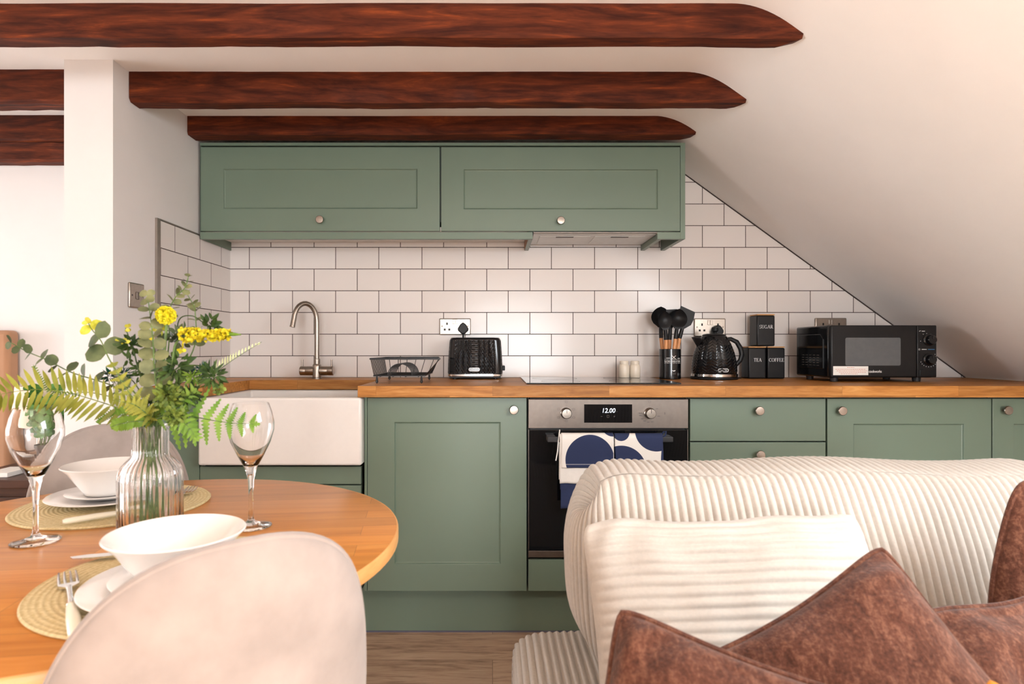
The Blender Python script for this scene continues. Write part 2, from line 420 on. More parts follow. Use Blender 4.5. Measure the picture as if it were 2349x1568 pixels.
B = [beam('longest dark stained ceiling beam crossing the top edge of the photo', -3.9, 0, 1.657, 1.715, 1.917, True, 1),
     beam('middle dark ceiling beam ending against the slope above the wall cabinets', XL + .002, 0, 2.066, 2.125, 1.906, True, 2),
     beam('shortest dark ceiling beam resting directly over the green wall cabinets', XL + .002, 0, 2.458, 2.53, 1.935, True, 3),
     beam('upper dark beam stub left of the white partition', -3.9, ax(147, 1.98) - .002, 2.05, 2.115, 1.896, False, 4),
     beam('lower dark beam stub left of the partition, topmost of two stacked timbers', -3.9, ax(147, 1.98) - .002, 2.45, 2.5, 1.9035, False, 5),
     beam('lowest dark timber left of the partition, under another timber', -3.9, ax(147, 1.98) - .002, 2.447, 2.5, 1.822, False, 6, ztop=1.898)]
for b in B: b['kind'] = 'thing'

# ------------------------------------------------------------------ tiled splashback
ts = thing('tiled_splashback', 'white metro tile splashback with dark grout around the worktop', 'tiles', (0, 2.854, .937)); ts['kind'] = 'structure'
WT = CZ - .1333                                     # worktop top
def sx_at(z): return XS + (ZC - z) / SL
mb = MB(); poly = [(XL, WT + .0005), (sx_at(WT) - .001, WT + .0005), (sx_at(1.93) - .001, 1.93), (.79, 1.93), (.79, 1.60), (XL, 1.60)]
mb.prism(poly, 'XZ', YB, YB + .008)
obj('wall_tiling', mb, MT['tile'], ts, smooth=None, uv=lambda p: (p.x - ax(671, YB) + 20*.2015, p.z - WT + 20*.10127))
mb = MB(); yt = 2.248; zt = 1.5445
mb.prism([(yt, WT + .0005), (YB, WT + .0005), (YB, zt), (yt, zt)], 'YZ', XL + .0005, XL + .0065)
obj('wall_tiling', mb, MT['tile'], ts, smooth=None, uv=lambda p: (p.y - 2.7565 + 20*.2015, p.z - WT + 20*.10127))
mb = MB(); mb.box(XL, XL + .009, yt - .022, yt, WT, zt + .004); mb.box(XL, XL + .008, yt, 2.55, zt, zt + .005)
obj('edge_trim', mb, MT['trimgrey'], ts, smooth=None)
mb = MB(); mb.tube([(sx_at(1.9) - .003, YB - .001, 1.9), (sx_at(WT) - .003, YB - .001, WT)], .003, 6)
obj('edge_sealant', mb, MT['grout'], ts)

# ------------------------------------------------------------------ cabinets
def shaker(mb, x0, x1, z0, z1, y, inner, th=.02, rec=.007, lip=.006):
    """door slab whose front face at y carries a recessed centre panel"""
    a, b, c, d = inner
    o = [(x0, z0), (x1, z0), (x1, z1), (x0, z1)]; i1 = [(a, c), (b, c), (b, d), (a, d)]
    i2 = [(a+lip*.4, c+lip*.4), (b-lip*.4, c+lip*.4), (b-lip*.4, d-lip*.4), (a+lip*.4, d-lip*.4)]
    i3 = [(a+lip, c+lip), (b-lip, c+lip), (b-lip, d-lip), (a+lip, d-lip)]
    vs = [(p[0], y, p[1]) for p in o] + [(p[0], y, p[1]) for p in i1] + [(p[0], y + rec*.8, p[1]) for p in i2] + [(p[0], y + rec, p[1]) for p in i3] + [(p[0], y + th, p[1]) for p in o]
    fs = []
    for r in range(3):
        for k in range(4): fs.append((4*r+k, 4*r+(k+1) % 4, 4*r+4+(k+1) % 4, 4*r+4+k))
    fs.append((12, 13, 14, 15))
    for k in range(4): fs.append((k, 16+k, 16+(k+1) % 4, (k+1) % 4))
    fs.append((16, 19, 18, 17)); mb.add(vs, fs); return mb
def knob(px, py, y, D, parent, s=1.0):
    mb = MB(); r = .0165 * s
    mb.lathe([(0, 0), (.006, 0), (.006, .012), (r*.72, .016), (r, .0195), (r, .0225), (r*.9, .0245), (0, .0258)], seg=28)
    p = at(px, py, D); mb.xf(Matrix.Translation((p.x, y, p.z)) @ Matrix.Rotation(PI/2, 4, 'X'))
    return obj('knob', mb, MT['nickel'], parent, smooth=40)
YD = 2.245; Yc = YD + .022
dx = lambda px: ax(px, YD); dz = lambda py: az(py, YD)
ZB = dz(1355)
def carcass(parent, x0, x1, z1=.892, mat='greenin'):
    mb = MB(); mb.box(x0, x1, Yc, 2.8, ZB, z1); return obj('carcass', mb, MT[mat], parent, smooth=None)
def base_door(parent, p0, p1, inner, kn, y1=1355, y0=912):
    mb = MB(); a = [dx(inner[0]), dx(inner[1]), dz(inner[3]), dz(inner[2])]
    d = obj('door', shaker(mb, dx(p0), dx(p1), dz(y1), dz(y0), YD, a), MT['green'], parent, smooth=None, bevel=.0012)
    if kn: knob(kn[0], kn[1], YD, YD - .02, d)
    return d
# sink unit
c = thing('sink_cabinet', 'green base cabinet under the white sink', 'cabinet', (dx(640), 2.5, ZB))
mb = MB(); mb.box(XL + .003, dx(457), YD, YD + .02, ZB, .893); obj('filler_panel', mb, MT['green'], c, smooth=None, bevel=.001)
mb = MB(); mb.box(dx(836), dx(842), YD, YD + .02, ZB, .893); obj('filler_panel', mb, MT['green'], c, smooth=None, bevel=.001)
mb = MB(); mb.box(dx(458), dx(828), YD + .002, YD + .02, dz(1110), dz(1070)); obj('front_rail', mb, MT['green'], c, smooth=None, bevel=.001)
carcass(c, dx(459), dx(828), dz(1072))
base_door(c, 458, 642, (505, 596, 1165, 1310), (622, 1150), y0=1113); base_door(c, 644, 828, (691, 782, 1165, 1310), (664, 1150), y0=1113)
# base cabinet left of the oven
c = thing('base_cabinet', 'green base cabinet with a tall shaker door left of the oven', 'cabinet', (dx(1025), 2.5, ZB))
carcass(c, dx(843), dx(1209)); base_door(c, 843, 1208, (905, 1148, 968, 1293), (1179, 940))
# oven housing
c = thing('oven_housing', 'green housing cabinet around the built-in oven', 'cabinet', (dx(1396), 2.5, ZB))
mb = MB(); mb.box(dx(1211), dx(1211)+.006, Yc, 2.8, ZB, .892); mb.box(dx(1581)-.006, dx(1581), Yc, 2.8, ZB, .892); mb.box(dx(1211)+.006, dx(1581)-.006, Yc, 2.8, ZB, ZB+.018)
mb.box(dx(1211)+.006, dx(1581)-.006, 2.78, 2.8, ZB+.018, .892); obj('carcass', mb, MT['greenin'], c, smooth=None)
mb = MB(); mb.box(dx(1212), dx(1580), YD, YD + .02, ZB, dz(1283)); obj('front_panel', mb, MT['green'], c, smooth=None, bevel=.0012)
# drawers
c = thing('drawer_cabinet', 'green base cabinet with plain drawers right of the oven', 'cabinet', (dx(1738), 2.5, ZB))
carcass(c, dx(1582), dx(1895))
for a, b, k in ((914, 1011, (1743, 942)), (1014, 1180, (1745, 1043)), (1183, 1355, (1745, 1212))):
    mb = MB(); mb.box(dx(1583), dx(1894), YD, YD + .02, dz(b), dz(a)); d = obj('drawer', mb, MT['green'], c, smooth=None, bevel=.0012); knob(k[0], k[1], YD, YD - .02, d)
c = thing('base_cabinet', 'green base cabinet with one wide shaker door below the microwave', 'cabinet', (dx(2085), 2.5, ZB))
carcass(c, dx(1897), dx(2275)); base_door(c, 1898, 2274, (1958, 2212, 972, 1293), (1933, 942), y0=914)
c = thing('base_cabinet', 'green base cabinet cut by the right edge of the photo', 'cabinet', (dx(2380), 2.5, ZB))
carcass(c, dx(2277), 2.195); base_door(c, 2277, 2497, (2326, 2448, 972, 1293), (2313, 941), y0=914)
# plinth
c = thing('cabinet_plinth', 'long green kickboard under the base cabinets', 'plinth', (0, 2.3, 0))
mb = MB(); mb.box(XL + .003, 2.19, 2.308, 2.326, .004, ZB - .002); obj('kickboard', mb, MT['green'], c, smooth=None, bevel=.001)
mb = MB(); mb.box(XL + .003, 2.19, 2.306, 2.312, 0, .006); obj('floor_seal', mb, plain('grey_seal', lin(92, 92, 108), .5), c, smooth=None)
# worktop with the sink cut-out
XA, XB, YK = -1.046, -.487, 2.628; YF = 2.2
c = thing('worktop', 'oiled oak block worktop running along the back wall', 'worktop', (0, 2.5, WT - .0415))
mb = MB(); poly = [(XL + .0005, YB - .0005), (XL + .0005, YF), (XA, YF), (XA, YK), (XB, YK), (XB, YF), (sx_at(WT) - .006, YF), (sx_at(WT) - .006, YB - .0005)]
mb.prism(poly, 'XY', WT - .0415, WT); o = obj('oak_slab', mb, MT['worktop'], c, smooth=None, bevel=.002)
# wall cabinet
YW = 2.546; wx = lambda px: ax(px, YW); wz = lambda py: az(py, YW)
c = thing('wall_cabinet', 'long green wall cabinet with two flap doors under the beam', 'cabinet', (wx(1009), 2.7, wz(548)))
zt_, zb_ = wz(327), wz(548)
mb = MB(); mb.box(XL + .012, wx(459), YW, YB - .001, zb_, zt_); obj('side_panel', mb, MT['green'], c, smooth=None, bevel=.001)
mb = MB(); mb.box(wx(1561), wx(1572), YW, YB - .001, zb_, zt_); obj('side_panel', mb, MT['green'], c, smooth=None, bevel=.001)
mb = MB(); mb.box(wx(459), wx(1561), YW, YB - .002, zt_ - .012, zt_); obj('top_panel', mb, MT['green'], c, smooth=None)
mb = MB(); mb.box(wx(459), wx(1222), YW, YW + .02, zb_, wz(532)); obj('bottom_rail', mb, MT['green'], c, smooth=None, bevel=.001)
mb = MB(); mb.box(wx(1508), wx(1561), YW, YW + .02, zb_, wz(532)); obj('bottom_rail', mb, MT['green'], c, smooth=None, bevel=.001)
mb = MB(); mb.box(wx(1222) - .018, wx(1222), YW + .02, YB - .001, zb_, 1.60); obj('divider', mb, [MT['green']], c, smooth=None, bevel=.001)
mb = MB(); mb.box(wx(1222) - .0195, wx(1222) - .0183, YW + .021, YB - .002, zb_ + .001, 1.566); o = obj('divider', mb, MT['brownboard'], c, smooth=None); o['label'] = 'unpainted brown inner face'
mb = MB(); mb.box(wx(1510), wx(1510) + .018, YW + .02, YB - .001, zb_, 1.60); obj('divider', mb, MT['green'], c, smooth=None, bevel=.001)
mb = MB(); mb.box(wx(459), wx(1222) - .02, YW + .021, YB - .001, 1.567, 1.582); o = obj('bottom_panel', mb, MT['underside'], c, smooth=None); o['label'] = 'white underside board'
mb = MB(); mb.box(wx(459), wx(1561), YW + .03, YB - .002, 1.605, zt_ - .013); obj('carcass', mb, MT['greenin'], c, smooth=None)
for a, b, inn, k in ((460, 1008.5, (512, 957, 387, 478), (733, 503)), (1012, 1560.5, (1064, 1509, 388, 479), (1287, 505))):
    mb = MB(); d = obj('door', shaker(mb, wx(a), wx(b), wz(529.5), wz(337), YW + .001, [wx(inn[0]), wx(inn[1]), wz(inn[3]), wz(inn[2])]), MT['green'], c, smooth=None, bevel=.0012)
    knob(k[0], k[1], YW + .001, YW - .02, d)
# extractor hood
c = thing('extractor_hood', 'pale metal extractor hood under the wall cabinet', 'extractor hood', (wx(1365), 2.68, 1.55))
h0, h1 = wx(1224), wx(1509)
MT['hood'] = plain('pale_metal', lin(206, 204, 200), .4, .25)
mb = MB(); mb.box(h0, h1, YW + .022, 2.815, 1.551, 1.60); obj('hood_body', mb, MT['hood'], c, smooth=None, bevel=.002)
mb = MB(); mb.box(h0, h1, YW + .002, YW + .02, 1.5525, wz(531.5)); obj('pull_out_lip', mb, MT['steel'], c, smooth=None, bevel=.001)
for k in range(2):
    mb = MB(); x0 = h0 + .03 + k*.235; mb.box(x0, x0 + .215, 2.60, 2.79, 1.5485, 1.551)
    f = obj('grease_filter', mb, MT['hood'], c, smooth=None, bevel=.001)
    mb = MB(); mb.box(x0 + .07, x0 + .145, 2.605, 2.62, 1.547, 1.5485); obj('latch', mb, MT['greyprint'], f, smooth=None)

# ------------------------------------------------------------------ sink and tap
sk = thing('butler_sink', 'white ceramic butler sink set into the oak worktop', 'sink', (dx(642), 2.43, .65))
X0, X1, Y0, Y1, Z0, Z1 = ax(455, 2.21), ax(830, 2.21), 2.205, 2.655, .6485, WT - .0425
mb = MB(); t = .024; r2 = .03
def ring(x0, x1, y0, y1, z): return [(x0, y0, z), (x1, y0, z), (x1, y1, z), (x0, y1, z)]
R = [ring(X0, X1, Y0, Y1, Z0), ring(X0, X1, Y0, Y1, Z1), ring(X0+t, X1-t, Y0+t, Y1-t, Z1), ring(X0+t+.012, X1-t-.012, Y0+t+.012, Y1-t-.012, Z0+.03)]
vs = [p for r in R for p in r]; fs = [(3, 2, 1, 0)] + [(4*r+k, 4*r+(k+1) % 4, 4*r+4+(k+1) % 4, 4*r+4+k) for r in range(3) for k in range(4)] + [(12, 13, 14, 15)]
mb.add(vs, fs); obj('basin', mb, MT['ceramic'], sk, smooth=60, bevel=.009, seg=4)
mb = MB(); mb.blob((X0 + .075, Y0 + .05, Z1 - .018), (.036, .03, .016)); obj('overflow_weir', mb, MT['ceramic'], sk)
mb = MB(); mb.lathe([(0, .004), (.03, .004), (.038, 0), (.038, -.002)], ((X0+X1)/2, (Y0+Y1)/2, Z0 + .031), 24); obj('drain', mb, MT['chrome'], sk)
tp = thing('kitchen_tap', 'brushed nickel swan neck tap behind the white sink', 'tap', (ax(727, 2.745), 2.745, WT))
tx, ty = tp.location.x, tp.location.y; s = 2.745/F
mb = MB(); mb.lathe([(0, 0), (.023, 0), (.023, .004), (.0195, .006), (.0195, .055), (.018, .062), (.0145, .066), (.0145, .088), (.012, .09), (0, .09)], (tx, ty, WT), 28); obj('tap_body', mb, MT['nickel'], tp)
zc = az(850, 2.745)
for sg in (-1, 1):
    mb = MB(); n0 = 0
    mb.lathe([(0, 0), (.0205, 0), (.0205, .034), (.0198, .036), (.0205, .038), (.0205, .060), (.018, .062), (0, .062)], (0, 0, 0), 28)
    mb.xf(Matrix.Translation((tx + sg*.013, ty, zc)) @ Matrix.Rotation(sg*PI/2, 4, 'Y')); hd = obj('tap_handle', mb, MT['nickel'], tp)
    mb = MB(); lx = tx + sg*.066; mb.tube([(lx, ty, zc + .015), (lx, ty, zc + .050)], .0042, 10); obj('lever', mb, MT['nickel'], hd)
pts = []; zs = az(738, 2.745); zt = az(697, 2.745); rr = 20.5*s
for z in (WT + .085, WT + .13, WT + .18, zs - .01): pts.append((tx, ty, z))
for k in range(0, 15):
    a = PI * k / 14 * .96; pts.append((tx - rr*(1 - math.cos(a)), ty - .045*(1 - math.cos(a))/2*1.6, zs + (zt - zs)*math.sin(a)))
e = pts[-1]; pts.append((e[0] - .004, e[1] - .006, e[2] - .03))
mb = MB(); mb.tube(pts, .0112, 16); sp = obj('spout', mb, MT['nickel'], tp)
e = pts[-1]; mb = MB(); mb.tube([e, (e[0] - .001, e[1] - .001, e[2] - .006)], .0118, 16); obj('aerator', mb, MT['nickel'], sp)

# ------------------------------------------------------------------ oven
ov = thing('built_in_oven', 'stainless steel built-in oven with black glass door', 'oven', (dx(1396), 2.5, dz(1280)))
YO = 2.238; ox = lambda px: ax(px, YO); oz = lambda py: az(py, YO)
mb = MB(); mb.box(dx(1211)+.009, dx(1581)-.009, YO + .03, 2.77, dz(1281), .888); obj('oven_body', mb, MT['charcoal'], ov, smooth=None)
mb = MB(); mb.box(ox(1212), ox(1579), YO, YO + .028, oz(982), oz(915)); cp = obj('control_panel', mb, MT['steel'], ov, smooth=None, bevel=.0015)
mb = MB(); mb.box(ox(1340), ox(1450), YO - .0006, YO, oz(969), oz(927)); obj('display', mb, MT['blackglass'], cp, smooth=None)
text('clock_digits', '12.00', 29*YO/F, (ox(1397), YO - .001, oz(941)), MT['lcd'], cp, h=10.5*YO/F, shear=.15)
mb = MB(); yy = YO - .0012; u = YO/F
def stroke(mb, pts, w, y, D, closed=False):
    """thin flat line drawn on a face at y, from pixel points"""
    P = [(ax(a, D), az(b, D)) for a, b in pts]; P = P + [P[0]] if closed else P
    for (x0, z0), (x1, z1) in zip(P, P[1:]):
        d = V((x1-x0, 0, z1-z0)); L = d.length or 1e-6; nx, nz = -d.z/L*w/2, d.x/L*w/2
        mb.add([(x0+nx, y, z0+nz), (x1+nx, y, z1+nz), (x1-nx, y, z1-nz), (x0-nx, y, z0-nz)], [(0, 1, 2, 3)])
stroke(mb, [(1378, 954.5), (1382, 954.5)], u*.8, yy, YO); stroke(mb, [(1407, 954.5), (1411, 954.5)], u*.8, yy, YO); stroke(mb, [(1409, 952.5), (1409, 956.5)], u*.8, yy, YO)
stroke(mb, [(1392.5, 952), (1397, 952), (1397, 957), (1392.5, 957)], u*.7, yy, YO, True); stroke(mb, [(1413.5, 943.5), (1416, 943.5)], u*.9, yy, YO)
obj('display_symbols', mb, MT['greyprint'], cp, smooth=None, recalc=False)
for a, b in ((1299, 921), (1281, 938), (1281, 957), (1316, 938), (1316, 957), (1299, 965)):
    mb = MB(); stroke(mb, [(a-2.5, b-2), (a+2.5, b-2), (a+2.5, b+2), (a-2.5, b+2)], u*.6, YO - .0006, YO, True); obj('function_symbol', mb, MT['greyprint'], cp, smooth=None, recalc=False)
mb = MB(); stroke(mb, [(1299, 929.3), (1299, 930.7)], u*1.2, YO - .0006, YO)
obj('pointer_mark', mb, MT['greyprint'], cp, smooth=None, recalc=False)
mb = MB(); stroke(mb, [(1487.5, 919), (1492.5, 919), (1492.5, 923), (1487.5, 923)], u*.6, YO - .0006, YO, True); obj('function_symbol', mb, MT['greyprint'], cp, smooth=None, recalc=False)
mb = MB(); stroke(mb, [(1490, 929.3), (1490, 930.7)], u*1.2, YO - .0006, YO); obj('pointer_mark', mb, MT['greyprint'], cp, smooth=None, recalc=False)
for a, b, w in ((1469, 947, 8), (1469, 952.5, 6), (1473, 960, 6), (1479, 965, 6), (1487, 967.5, 6), (1496, 967, 6), (1507, 937, 5), (1511, 954, 6)):
    mb = MB(); stroke(mb, [(a-w/2, b), (a+w/2, b)], u*1.6, YO - .0006, YO); obj('temperature_mark', mb, MT['greyprint'], cp, smooth=None, recalc=False)
mb = MB(); stroke(mb, [(1525, 945), (1525, 950)], u*1.6, YO - .0006, YO); obj('lock_symbol', mb, MT['greyprint'], cp, smooth=None, recalc=False)
for px in (1300, 1493.5):
    mb = MB(); p = at(px, 948.5, YO - .02); mb.lathe([(.0185, 0), (.0205, .001), (.0205, .004), (.0185, .006), (.0183, .022), (.0165, .0245), (0, .025)], seg=32)
    mb.xf(Matrix.Translation((p.x, YO, p.z)) @ Matrix.Rotation(PI/2, 4, 'X')); k = obj('dial', mb, MT['nickel'], cp)
    mb = MB(); mb.box(p.x - .0008, p.x + .0008, YO - .0257, YO - .0245, p.z + .002, p.z + .0165); obj('pointer', mb, MT['charcoal'], k, smooth=None)
mb = MB(); mb.box(ox(1212), ox(1579), YO + .004, YO + .028, oz(1262), oz(986)); od = obj('oven_door', mb, MT['blackglass'], ov, smooth=None, bevel=.0015)
mb = MB(); mb.box(ox(1212), ox(1579), YO, YO + .028, oz(1278), oz(1263)); obj('bottom_trim', mb, MT['steel'], ov, smooth=None, bevel=.001)
for a, b in ((1212, 1213.5), (1577.5, 1579)):
    mb = MB(); mb.box(ox(a), ox(b), YO + .002, YO + .02, oz(1262), oz(985)); obj('side_trim', mb, MT['steel'], od, smooth=None)
hy, hz = YO - .045, az(1007, YO - .045)
mb = MB(); hx0, hx1 = ax(1256, hy), ax(1543, hy)
mb.box(hx0, hx1, hy - .008, hy + .008, hz - .0095, hz + .0095)
mb.box(hx0, hx0 + .03, hy + .008, YO + .004, hz - .0095, hz + .0095); mb.box(hx1 - .03, hx1, hy + .008, YO + .004, hz - .0095, hz + .0095)
obj('door_handle', mb, MT['charcoal'], od, smooth=None, bevel=.002)

# ------------------------------------------------------------------ tea towels over the oven handle
def towelmat(name, navy, white, circles, inner_white=(), stitch=None, flip=False):
    """cloth print of round shapes; UV are laid out over the towel"""
    m, nt, b = newmat(name)
    tc = nd(nt, 'ShaderNodeTexCoord'); mx = None
    for (cx, cy, r, ry) in circles:
        sb = nd(nt, 'ShaderNodeVectorMath', operation='SUBTRACT'); nt.links.new(tc.outputs['UV'], sb.inputs[0]); sb.inputs[1].default_value = (cx, cy, 0)
        sc_ = nd(nt, 'ShaderNodeVectorMath', operation='MULTIPLY'); nt.links.new(sb.outputs[0], sc_.inputs[0]); sc_.inputs[1].default_value = (1/r, 1/ry, 0)
        ln = nd(nt, 'ShaderNodeVectorMath', operation='LENGTH'); nt.links.new(sc_.outputs[0], ln.inputs[0])
        g = mathn(nt, 'LESS_THAN', ln.outputs['Value'], 1.0); mx = g if mx is None else mathn(nt, 'MAXIMUM', mx, g)
    if stitch:
        sp = nd(nt, 'ShaderNodeSeparateXYZ'); nt.links.new(tc.outputs['UV'], sp.inputs[0])
        mx = mathn(nt, 'MULTIPLY', mx, mathn(nt, 'LESS_THAN', sp.outputs[1], stitch[0]))
        l = mathn(nt, 'LESS_THAN', mathn(nt, 'ABSOLUTE', mathn(nt, 'SUBTRACT', sp.outputs[1], stitch[1])), .6)
        mx = mathn(nt, 'MULTIPLY', mx, mathn(nt, 'SUBTRACT', 1.0, mathn(nt, 'MULTIPLY', l, .55)))
    w = noise_(nt, coords(nt, src='Object'), 320, 2)
    col = mixc(nt, white, navy, mx); nt.links.new(mixc(nt, col, (.9, .9, .9, 1), mathn(nt, 'MULTIPLY', w, .12), 'MULTIPLY'), b.inputs['Base Color'])
    b.inputs['Roughness'].default_value = .9; bump(nt, b, w, .25, .001); return m
NAVY, WHT = lin(38, 50, 86), lin(238, 234, 228)
MT['towelA'] = towelmat('navy_arch_print', NAVY, WHT, [(1353, 1054, 56, 57), (1406, 974, 27, 27), (1286, 976, 9, 9)], stitch=(1072.5, 1064.5))
MT['towelB'] = towelmat('navy_round_print', NAVY, WHT, [(1425, 992, 19, 19), (1506, 985, 50, 50), (1425, 1080, 58.5, 58.5), (1528, 1060, 12, 60)])
MT['navy'] = plain('navy_cotton', NAVY, .9, var=.12, nscale=60, bmp=.2)
MT['whitecloth'] = plain('white_ribbed_cotton', WHT, .9, var=.03, nscale=60, bmp=.2)
def drape(x0, x1, zf, zb, y_off, seed, wav=.002, skew=0, th=.0025):
    """cloth hung over the handle: front flap down to zf, back flap down to zb"""
    rT = .012 + y_off; prof = []
    n1 = 22
    for i in range(n1): prof.append((hy - rT, zf + (hz + .004 - zf)*i/(n1-1)))
    for i in range(1, 10): a = PI*i/10; prof.append((hy - rT*math.cos(a), hz + .004 + (rT*.8+.004)*math.sin(a)))
    for i in range(10): prof.append((hy + rT*.9, hz + .004 - (hz + .004 - zb)*i/9))
    prof = prof[::-1]; nu = 30
    def fn(sgn):
        def g(i, j):
            x = x0 + (x1-x0)*i/(nu-1); y, z = prof[j]; fall = max(0, hz - z)
            y += wav*(noise.noise(V((x*22, z*9, seed))) * (1 + fall*18)) * (1 if y < hy else .3) * .6
            y = min(y, YO - .002) if y > hy else y
            return (x + skew*fall + .002*noise.noise(V((z*14, seed, i*.03))), y + sgn*th/2*(1 if y < hy else -1), z + (.003*noise.noise(V((x*25, seed, 3))) if fall > .02 else 0))
        return g
    mb = MB(); mb.grid(fn(-1), nu, len(prof)); 
    return mb
def solid(o, th=.002):
    m = o.modifiers.new('cloth', 'SOLIDIFY'); m.thickness = th; m.offset = 0; return o
tuv = lambda p: (VX + p.x*F/p.y, VY + (CZ - p.z)*F/p.y)
tw = thing('tea_towel', 'navy and white tea towel with big arch print on the left of the oven handle', 'tea towel', (ax(1345, hy), hy, az(1072, hy)))
solid(obj('printed_flap', drape(ax(1289, 2.17), ax(1408, 2.17), az(1073, 2.17), az(1060, 2.2), .006, 1), MT['towelA'], tw, uv=tuv))
solid(obj('ribbed_lining', drape(ax(1284, 2.18), ax(1408, 2.18), az(1108, 2.18), az(1100, 2.2), .0015, 2, wav=.0015), MT['whitecloth'], tw)); tw.children[-1]['label'] = 'plain white layer underneath'
mb = MB(); mb.tube([at(1284, 985, 2.19), at(1281, 1010, 2.185), at(1279, 1035, 2.18), at(1275, 1056, 2.18)], .0022, 6); obj('hanging_loop', mb, MT['whitecloth'], tw)
tw2 = thing('tea_towel', 'navy tea towel with white curves on the right of the oven handle', 'tea towel', (ax(1464, hy), hy, az(1090, hy)))
solid(obj('printed_flap', drape(ax(1409.5, 2.18), ax(1520, 2.18), az(1120, 2.18), az(1080, 2.2), .004, 5, skew=.03), MT['towelB'], tw2, uv=tuv))
mb = MB(); mb.tube([at(1516, 1000, 2.2), at(1522, 990, 2.19), at(1528, 989, 2.185), at(1527, 998, 2.185), at(1519, 1003, 2.19)], .003, 6); obj('hanging_loop', mb, MT['navy'], tw2)
solid(tag(obj('tea_towel', drape(ax(1285, 2.2), ax(1352, 2.2), az(1163, 2.2), az(1120, 2.215), -.004, 9, wav=.003), MT['navy']), 'plain navy tea towel hanging lowest on the oven handle, under the arch-print towel', 'tea towel'))

# ================================================================== SOCKETS AND SWITCH
def socket(label, px, py0, py1, plug=None, w=72, grp='double sockets on the tiles'):
    D = YB; x0, x1, z0, z1 = ax(px, D), ax(px + w, D), az(py1, D), az(py0, D); y = YB - .0005
    t = thing('wall_socket', label, 'socket', ((x0+x1)/2, YB, (z0+z1)/2), 0, grp)
    mb = MB(); mb.box(x0, x1, y - .009, y, z0, z1); obj('face_plate', mb, MT['nickel'], t, smooth=40, bevel=.005, seg=3)
    cx, cz = (x0+x1)/2, (z0+z1)/2; yf = y - .0095; q = .73
    for sg in (-1, 1):
        mb = MB(); mb.box(cx + sg*.0062 - .0052, cx + sg*.0062 + .0052, yf - .002, yf, cz + .012, cz + .034); obj('rocker_switch', mb, MT['nickel'], t, smooth=None, bevel=.001)
    for sg in (-1, 1):
        mb = MB(); ox_ = cx + sg*.037
        mb.box(ox_ - .0035, ox_ + .0035, yf - .0004, yf, cz + .008, cz + .019)
        for s2 in (-1, 1): mb.box(ox_ + s2*.0105 - .0045, ox_ + s2*.0105 + .0045, yf - .0004, yf, cz - .018, cz - .009)
        obj('pin_slots', mb, MT['black'], t, smooth=None)
    for sg in (-1, 1):
        mb = MB(); mb.lathe([(0, 0), (.0035, 0), (.0035, .001), (0, .0012)], seg=14); mb.xf(Matrix.Translation((cx + sg*.06, yf, cz + .002)) @ Matrix.Rotation(PI/2, 4, 'X')); obj('screw', mb, MT['steel'], t)
    return t, cx, cz, yf
def plug(label, cx, cz, yf, cord):
    t = thing('power_plug', label, 'plug', (cx, yf, cz))
    poly = [(-.010, -.027), (.010, -.027), (.012, -.022), (.0235, -.012), (.024, -.002), (.013, .016), (.005, .023), (-.005, .023), (-.013, .016), (-.024, -.002), (-.0235, -.012), (-.012, -.022)]
    mb = MB(); mb.prism([(cx + a, cz + b) for a, b in poly], 'XZ', yf - .034, yf - .0008); obj('plug_body', mb, MT['black'], t, smooth=30, bevel=.004, seg=3)
    mb = MB(); mb.tube([(cx, yf - .018, cz - .026)] + cord, .0042, 8); obj('power_cable', mb, MT['black'], t); return t
t, cx, cz, yf = socket('nickel double socket above the black toaster with one plug in', 1008, 730, 768)
plug('black plug in the socket above the toaster', ax(1062, 2.8), az(752, 2.82), yf, [(ax(1062, 2.8), yf - .018, 1.135), (ax(1062, 2.8), yf - .016, 1.09), (ax(1064, 2.8), yf - .012, 1.03)])
t, cx, cz, yf = socket('nickel double socket behind the black kettle', 1591, 730, 772)
plug('black plug in the socket behind the kettle', ax(1650, 2.8), az(757, 2.82), yf, [(ax(1655, 2.8), yf - .016, 1.13), (ax(1672, 2.8), yf - .014, 1.08), (ax(1682, 2.82), yf - .01, .99), (ax(1684, 2.82), yf - .012, .947)])
t, cx, cz, yf = socket('nickel double socket partly hidden behind the microwave', 1868, 729, 771)
# cooker switch on the side wall
yc = (XL*-F/(1130-292) + XL*-F/(1130-326))/2; zc = CZ + 122*yc/F
t = thing('wall_switch', 'single nickel wall switch on the white partition beside the tiles', 'switch', (XL, yc, zc))
mb = MB(); mb.box(XL + .0005, XL + .009, yc - .043, yc + .043, zc - .043, zc + .043); obj('face_plate', mb, MT['nickel'], t, smooth=40, bevel=.005, seg=3)
mb = MB(); mb.box(XL + .009, XL + .0125, yc - .0075, yc + .0075, zc - .013, zc + .013); obj('rocker_switch', mb, MT['steel'], t, smooth=None, bevel=.002)
for sg in (-1, 1):
    mb = MB(); mb.box(XL + .009, XL + .0098, yc + sg*.03 - .003, yc + sg*.03 + .003, zc - .003, zc + .003); obj('screw', mb, MT['charcoal'], t, smooth=None, bevel=.001)

